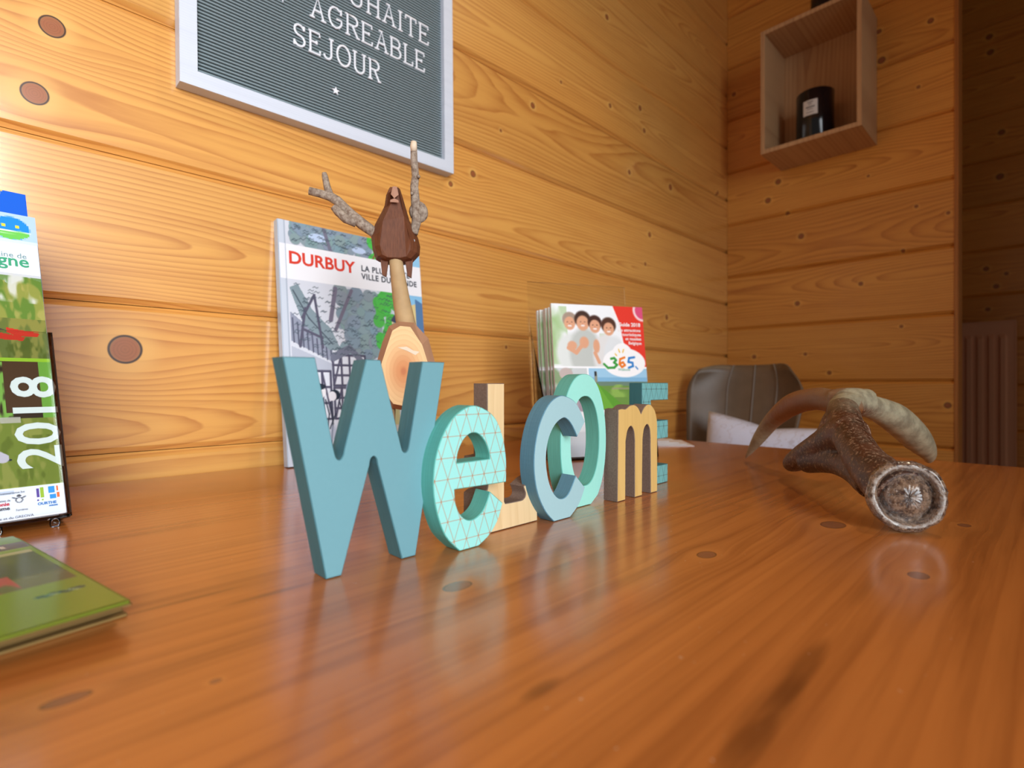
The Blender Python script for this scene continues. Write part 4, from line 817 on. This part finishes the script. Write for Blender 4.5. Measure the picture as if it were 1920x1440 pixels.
for i in range(6):
    g = tag(empty('guide_booklet'), f'guide with family photo and red corner, {NAMES[i]} of six in the stand', 'booklet', 'attraction guides in the acrylic stand')
    M = Matrix.Translation((HB.x, HB.y, 0)) @ Matrix.Rotation(yawH, 4, 'Z') @ Matrix.Translation((0.003-0.0012*i+0.002*(i == 3), 0.0092*i, 0.0040)) @ Matrix.Rotation(-LEAN+(0.004*(i % 2)), 4, 'X')
    g.matrix_world = M; hh = GH-(0.005 if i else 0)
    v, f = box_vf(0, GW, 0, 0.0050, 0, hh); mesh_obj('pages', v, f, m_paper, g)
    if gpic is None:
        gpic = picture('cover_print', p, page_xf(), GW, hh, m_print, g)
        text_mesh('guide_lettering', 'Guide 2018', 0.0080, mw, g, page_xf(-0.0006, 0.1445, hh*0.862), bold=0.0002, align='RIGHT')
        text_mesh('guide_lettering', 'des attractions\ntouristiques\net musées\nBelgique', 0.0066, mw, g, page_xf(-0.0006, 0.1445, hh*0.825), bold=0.0001, align='RIGHT')
        text_mesh('logo_lettering', 'Wallonie', 0.0055, mgn, g, page_xf(-0.0006, 0.1120, hh*0.557), align='CENTER')
    else:
        o = gpic.copy(); COL.objects.link(o); o.parent = g; o.scale = (1, 1, hh/GH)

# loose leaflets fanned on the table behind the letters
lp = Pic(60, 30, (236, 232, 238)); lp.rect(0, 0, 1, 0.3, (206, 180, 196)); lp.mottle(0, 0.3, 1, 1, (190, 190, 200), 8, 0.5, 0.6)
for i, (cx, cy, a) in enumerate(((0.842, 0.535, -49), (0.835, 0.547, -45), (0.828, 0.560, -40), (0.818, 0.574, -36), (0.806, 0.592, -31))):
    z = 0.0004+0.0016*i
    o = tag(empty('leaflet', (cx, cy, z), (0, math.radians(0.4), math.radians(a))), ['white leaflet at the bottom of the fan on the table', 'second leaflet up in the fan on the table', 'middle leaflet of the fan on the table', 'leaflet just under the top of the fan on the table', 'top leaflet of the fan behind the blue and mint letters'][i], 'leaflet', 'leaflets fanned on the table')
    v, f = box_vf(-0.095, 0.095, -0.048, 0.048, 0, 0.0011); mesh_obj('sheet', v, f, m_paper, o)
    if i == 4: picture('cover_print', lp, Matrix.Translation((-0.095, -0.048, 0.0013)), 0.19, 0.096, m_print, o)

# leaflet dispenser at the left edge, leaning back
LD = tag(empty('leaflet_holder', (0.0425, 0.5265, 0.001), (0, 0, math.radians(7))), 'clear acrylic leaflet holder with feet at the left edge of the table', 'holder')
L2 = math.radians(14); c2, s2 = math.cos(L2), math.sin(L2)
def lean(x, y, z): return (x-0.035*z, y*c2+z*s2, z*c2-y*s2+0.006)
def lslab(name, pts, y0, th, mat, par):                     # outline in (x, z) on the leaning face
    n = len(pts); V = [lean(x, y, z) for y in (y0, y0+th) for x, z in pts]
    return mesh_obj(name, V, [tuple(range(n)), tuple(range(2*n-1, n-1, -1))]+[(i, (i+1) % n, n+(i+1) % n, n+i) for i in range(n)], mat, par)
Wd = 0.118
notch = [(-0.002, 0.004), (-0.002, 0.146), (-0.030, 0.146), (-0.033, 0.143), (-0.035, 0.136), (-0.036, 0.112), (-0.039, 0.103), (-0.046, 0.097), (-0.058, 0.095), (-0.072, 0.097), (-0.079, 0.103), (-0.082, 0.112), (-0.083, 0.136), (-0.088, 0.146), (-Wd+0.002, 0.146), (-Wd+0.002, 0.004)]
lslab('front_plate', notch, -0.002, 0.002, m_acr, LD)
lslab('back_plate', [(-0.001, 0.0), (-0.001, 0.190), (-Wd, 0.190), (-Wd, 0.0)], 0.032, 0.0025, m_edge, LD)
for nm, x in (('side_plate', -0.0015), ('side_plate', -Wd)):
    V = [lean(q, y, z) for q in (x, x+0.0028) for y, z in ((-0.002, 0.0), (0.034, 0.0), (0.034, 0.146), (-0.002, 0.146))]
    mesh_obj(nm, V, [(0, 1, 2, 3), (7, 6, 5, 4)]+[(i, (i+1) % 4, 4+(i+1) % 4, 4+i) for i in range(4)], m_edge, LD)
V = [lean(x, y, z) for z in (-0.001, 0.0015) for x, y in ((0, -0.003), (0, 0.034), (-Wd, 0.034), (-Wd, -0.003))]
mesh_obj('floor_plate', V, [(0, 1, 2, 3), (7, 6, 5, 4)]+[(i, (i+1) % 4, 4+(i+1) % 4, 4+i) for i in range(4)], m_acr, LD)
for x in (-0.008, -0.040, -0.082, -0.110):
    v, f = lathe_vf([(0.0001, 0), (0.0030, 0), (0.0034, 0.002), (0.0030, 0.0058), (0.0001, 0.006)], 14); mesh_obj('foot', v, f, m_acr, LD, (x, 0.002, -0.0006), smooth=True)
def lying(name, label, grp, y, x1, wd, z0, z1, pic, thick=0.0025, zb=0.003):
    e = tag(empty(name), label, 'leaflet', grp); e.matrix_world = LD.matrix_basis.copy()
    M = Matrix(((1, 0, -0.035, x1-wd), (0, c2, s2, y*c2+z0*s2), (0, -s2, c2, z0*c2-y*s2+0.006), (0, 0, 0, 1)))   # sheet space (x, y back, z up) to holder space
    V, F = box_vf(0, wd, 0, thick, zb-z0, z1-z0); mesh_obj('pages', [M @ Vector(q) for q in V], F, m_paper, e)
    X = M @ page_xf(-0.0003); picture('cover_print', pic, X, wd, z1-z0, m_print, e)
    return e, M
A = Pic(200, 400, (240, 246, 255)); A.X = np.maximum((A.X-0.298)/0.702, 0.0); A.asp = 0.220/0.0737; fz = A.fuzz(9)
A.rect(0, 0.0, 1, 0.012, (206, 226, 250))
A.put(((A.Y > 0.13+0.05*fz) & (A.Y < 0.45)).astype(float), (168, 176, 84)); A.mottle(0, 0.14, 1, 0.34, (104, 150, 60), 16, 0.45, 0.8); A.mottle(0, 0.16, 1, 0.30, (206, 196, 110), 22, 0.52, 0.7); A.mottle(0.2, 0.12, 1, 0.24, (246, 250, 240), 14, 0.60, 0.9)
A.rect(0, 0.30, 1, 0.45, (120, 134, 66)); A.mottle(0, 0.30, 1, 0.45, (178, 170, 84), 20, 0.45, 0.7); A.rect(0, 0.325, 0.62, 0.345, (70, 100, 60), 0.6); A.mottle(0.4, 0.37, 1, 0.45, (96, 112, 44), 26, 0.5, 0.8)
A.ell(0.40, 0.355, 0.22, 0.020, (50, 110, 196)); A.ell(0.34, 0.35, 0.14, 0.014, (28, 60, 130)); A.ell(0.36, 0.285, 0.035, 0.028, (74, 44, 34)); A.ell(0.36, 0.292, 0.022, 0.018, (226, 180, 150)); A.ell(0.36, 0.325, 0.05, 0.028, (196, 60, 120)); A.path([(0.38, 0.305), (0.50, 0.325)], 0.018, (232, 196, 176))
A.line((0.30, 0.305), (0.72, 0.352), 0.006, (50, 60, 80)); A.line((0.20, 0.32), (0.60, 0.372), 0.006, (50, 60, 80)); A.poly([(0.68, 0.335), (0.94, 0.352), (0.92, 0.366), (0.74, 0.364), (0.68, 0.352)], (232, 66, 48)); A.poly([(0.56, 0.350), (0.82, 0.368), (0.80, 0.382), (0.62, 0.378), (0.56, 0.366)], (232, 66, 48)); A.mottle(0.20, 0.385, 0.60, 0.42, (60, 70, 90), 24, 0.5, 0.7)
A.rect(0, 0.445, 1, 0.458, (176, 226, 60))
A.rect(0, 0.458, 1, 0.90, (132, 148, 56)); A.rect(0, 0.458, 1, 0.66, (64, 50, 36)); A.mottle(0.42, 0.46, 0.70, 0.66, (150, 210, 90), 20, 0.40, 0.95); A.mottle(0.42, 0.50, 0.62, 0.68, (226, 246, 220), 26, 0.62, 0.9); A.rect(0.62, 0.458, 0.90, 0.64, (92, 66, 44)); A.rect(0.90, 0.458, 1, 0.66, (130, 190, 74)); A.rect(0.37, 0.46, 0.42, 0.60, (28, 34, 62))
A.rect(0, 0.655, 0.72, 0.675, (214, 208, 190), 0.9); A.rect(0, 0.675, 1, 0.90, (136, 152, 58)); A.mottle(0, 0.66, 1, 0.90, (176, 176, 88), 18, 0.5, 0.7); A.mottle(0, 0.72, 1, 0.90, (108, 124, 40), 22, 0.55, 0.7)
A.path([(0.22, 0.66), (0.36, 0.72), (0.40, 0.74)], 0.045, (52, 48, 62)); A.path([(0.42, 0.735), (0.52, 0.775), (0.58, 0.79)], 0.030, (230, 222, 236)); A.line((0.30, 0.80), (0.62, 0.80), 0.010, (44, 48, 62)); A.ell(0.56, 0.795, 0.05, 0.014, (228, 220, 232)); A.path([(0.16, 0.79), (0.30, 0.84), (0.34, 0.90)], 0.075, (226, 206, 200)); A.rect(0.10, 0.78, 0.30, 0.83, (50, 54, 84))
A.rect(0, 0.895, 1, 1, (232, 236, 246)); A.rect(0.16, 0.902, 0.62, 0.916, (198, 206, 222)); A.rect(0.14, 0.960, 0.185, 0.980, (206, 40, 60))
A.X = (A.X-0.786)/0.85+0.70
for x0, x1, y0, y1, c in ((0.70, 0.725, 0.905, 0.935, (96, 74, 150)), (0.70, 0.72, 0.942, 0.948, (96, 74, 150)), (0.735, 0.765, 0.903, 0.938, (160, 190, 60)), (0.740, 0.755, 0.942, 0.948, (160, 190, 60)), (0.81, 0.87, 0.903, 0.926, (60, 150, 220)), (0.82, 0.875, 0.930, 0.946, (60, 150, 220)), (0.885, 0.905, 0.903, 0.920, (236, 116, 60)), (0.885, 0.910, 0.925, 0.943, (236, 116, 60))): A.rect(x0, y0, x1, y1, c)
A.ell(0.545, 0.936, 0.035, 0.010, (120, 120, 124)); A.ell(0.545, 0.936, 0.020, 0.006, (232, 236, 246)); A.path([(0.49, 0.926), (0.52, 0.930)], 0.006, (90, 90, 96)); A.path([(0.60, 0.926), (0.57, 0.930)], 0.006, (90, 90, 96)); A.ell(0.545, 0.922, 0.02, 0.004, (90, 90, 96))
A.a *= np.where((A.Y > 0.13) & (A.Y < 0.893), 0.82, 1.0)[..., None]
WA, HA = 0.105, 0.220; GLd = 'leaflets in the left acrylic holder'
ea, MA = lying('leaflet', 'white topped leaflet with kayak photo and 2018 print, front of the left holder', GLd, 0.002, -0.0015, WA, 0.003, 0.003+HA, A)
def lt(name, s, size, mat, x, y, **kw):
    X = MA @ page_xf(-0.0006, x, y); rot = kw.pop('rot', 0.0)
    return text_mesh(name, s, size, mat, ea, X @ Matrix.Rotation(rot, 4, 'Z'), **kw)
mgy = ink('grey_green_ink', (128, 158, 164)); mg2 = ink('green_logo_ink', (66, 160, 122)); mpw = ink('pale_print', (212, 220, 214)); mrd = ink('red_logo_ink', (206, 44, 60)); mbk = ink('black_ink', (54, 54, 60)); mbl = ink('blue_logo_ink', (70, 130, 196)); mgr = ink('small_grey_ink', (110, 112, 122))
lt('logo_lettering', 'Domaine de', 0.0062, mgy, WA*0.93, HA*0.930, align='RIGHT'); lt('logo_lettering', 'Chevetogne', 0.0132, mg2, WA*0.94, HA*0.898, align='RIGHT', bold=0.0002)
lt('year_lettering', '2018', 0.0365, mpw, WA*1.01, HA*0.160, rot=PI/2, bold=0.0005, width=1.0)
lt('partner_lettering', 'Avec le soutien de', 0.0023, mgr, WA*0.58, HA*0.063, width=0.8); lt('partner_lettering', 'Wallonie', 0.0036, mrd, WA*0.58, HA*0.050, bold=0.0001); lt('partner_lettering', 'tourisme', 0.0036, mbk, WA*0.58, HA*0.036, bold=0.0001); lt('partner_lettering', 'CGT', 0.0036, mbk, WA*0.58, HA*0.022, bold=0.0001)
lt('partner_lettering', 'OURTHE', 0.0027, mbl, WA*0.85, HA*0.038, bold=0.0001); lt('partner_lettering', 'AMBLEVE', 0.0012, mbl, WA*0.91, HA*0.030, bold=0.0001); lt('partner_lettering', 'Ferrières', 0.0022, mgr, WA*0.735, HA*0.028, width=0.8); lt('partner_lettering', 'www.ovatourisme.be', 0.0023, mgr, WA*0.60, HA*0.0865)
lt('partner_lettering', 'Maison du Tourisme Ourthe Vesdre Amblève et du GREOVA', 0.0026, mgr, WA*0.20, HA*0.005)
Bp = Pic(90, 60, (178, 206, 242)); Bp.rect(0, 0.55, 1, 1, (160, 192, 236)); Bp.X = (Bp.X-0.852)/0.70+0.79; Bp.Y = (Bp.Y-0.175)/0.5+0.38; Bp.ell(0.79, 0.38, 0.155, 0.27, (40, 140, 226), 1, 0.06)
Bp.poly([(0.64, 0.42), (0.72, 0.45), (0.86, 0.43), (0.94, 0.45), (0.93, 0.54), (0.86, 0.62), (0.78, 0.655), (0.70, 0.60), (0.65, 0.52)], (112, 200, 90)); Bp.path([(0.64, 0.42), (0.72, 0.45), (0.86, 0.43), (0.94, 0.44)], 0.008, (230, 244, 250)); Bp.ell(0.73, 0.32, 0.022, 0.035, (232, 214, 70)); Bp.ell(0.84, 0.33, 0.022, 0.035, (232, 214, 70)); Bp.line((0.70, 0.52), (0.88, 0.53), 0.004, (230, 244, 230))
lying('leaflet', 'pale blue leaflet with a round blue and green emblem, behind the front leaflet', GLd, 0.0080, -0.0060, 0.105, 0.175, 0.2485, Bp)
Cp = Pic(80, 60, (34, 100, 214)); Cp.poly([(0, 0), (0.86, 0.0), (0.66, 0.62), (0, 0.72)], (206, 190, 120)); Cp.mottle(0, 0, 0.8, 0.7, (96, 130, 160), 8, 0.5, 0.6); Cp.poly([(0.5, 0.30), (0.74, 0.34), (0.66, 0.62), (0.4, 0.6)], (226, 190, 90)); Cp.rect(0, 0.78, 1, 1, (28, 78, 190))
lying('leaflet', 'deep blue leaflet with a yellow picture, rearmost in the left holder', GLd, 0.0200, -0.0090, 0.105, 0.200, 0.2745, Cp)

# green booklet lying at the left edge
gb = tag(empty('green_booklet', (0.0440, 0.2860, 0.0004), (0, 0, math.radians(11))), 'olive green booklet with garden photo lying at the lower left edge', 'booklet')
GLn, GWd = 0.180, 0.150
def rounded(x0, x1, y0, y1, r):
    o = []
    for cx, cy, a in ((x1-r, y1-r, 0), (x0+r, y1-r, 90), (x0+0.001, y0+0.001, 180), (x1-0.001, y0+0.001, 270)):
        rr = r if a < 180 else 0.001
        for k in range(7): q = math.radians(a+15*k); o.append((cx+rr*math.cos(q), cy+rr*math.sin(q)))
    return o
def sheet(name, out, z0, th, mat, par, curl=0.0):
    n = len(out); cz_ = lambda x, y: curl*max(0, (x+0.05)/0.05)*max(0, 1-y/0.09)
    V = [(x, y, z+cz_(x, y)) for z in (z0, z0+th) for x, y in out]; return mesh_obj(name, V, [tuple(range(n))[::-1], tuple(range(n, 2*n))]+[(i, (i+1) % n, n+(i+1) % n, n+i) for i in range(n)], mat, par)
m_green = plain('olive_green_card', S(104, 118, 34), 0.35, 0.4, 0.03); m_page_shade = plain('cream_pages_shaded', S(132, 104, 58), 0.7, 0.2, 0.05)  # pages browned: the shade under the front cover is put into their colour
sheet('back_cover', rounded(-GWd, 0.004, 0.014, GLn-0.008, 0.012), 0.0, 0.0010, m_page_shade, gb)
for k in range(4): sheet('inner_page', rounded(-GWd, 0.0035-0.0012*(k % 2), 0.018+0.003*(k % 3)-0.014*(k == 3), GLn-0.009, 0.012), 0.0016+0.0021*k, 0.0009, m_page_shade, gb)
out_ = rounded(-GWd, 0.0, 0.0, GLn, 0.014); sheet('front_cover', out_, 0.0105, 0.0012, m_green, gb)
g = Pic(140, 190, (124, 148, 42)); g.rect(0, 0, 1, 0.11, (112, 146, 44)); g.rect(0, 0.11, 1, 0.205, (96, 58, 78)); g.rect(0, 0.205, 1, 0.23, (134, 156, 48))
for k in range(26): x = 0.02+k*0.036; g.line((x, 0.140), (x+0.010, 0.168), 0.008, (226, 206, 190)); g.line((x+0.012, 0.140), (x+0.010, 0.168), 0.004, (226, 206, 190), 0.8)
g.rect(0, 0.25, 0.985, 0.69, (74, 66, 40)); g.rect(0, 0.25, 0.985, 0.285, (186, 176, 128)); g.mottle(0, 0.28, 0.985, 0.50, (104, 104, 44), 10, 0.5, 0.8); g.mottle(0, 0.25, 0.7, 0.5, (150, 130, 50), 7, 0.62, 0.8); g.rect(0, 0.57, 0.985, 0.69, (104, 100, 60)); g.mottle(0, 0.53, 0.85, 0.69, (190, 62, 70), 12, 0.42, 0.9)
for k in range(7): g.ell(0.86+0.016*k, 0.795+0.006*math.sin(k*2), 0.014, 0.012, (40, 92, 76)); 
g.line((0.88, 0.795), (0.90, 0.80), 0.004, (180, 200, 150)); g.line((0.93, 0.79), (0.95, 0.805), 0.004, (180, 200, 150))
picture('cover_print', g, Matrix.Translation((-GWd+0.001, 0.001, 0.0119)), GWd-0.0020, GLn-0.006, m_print, gb)
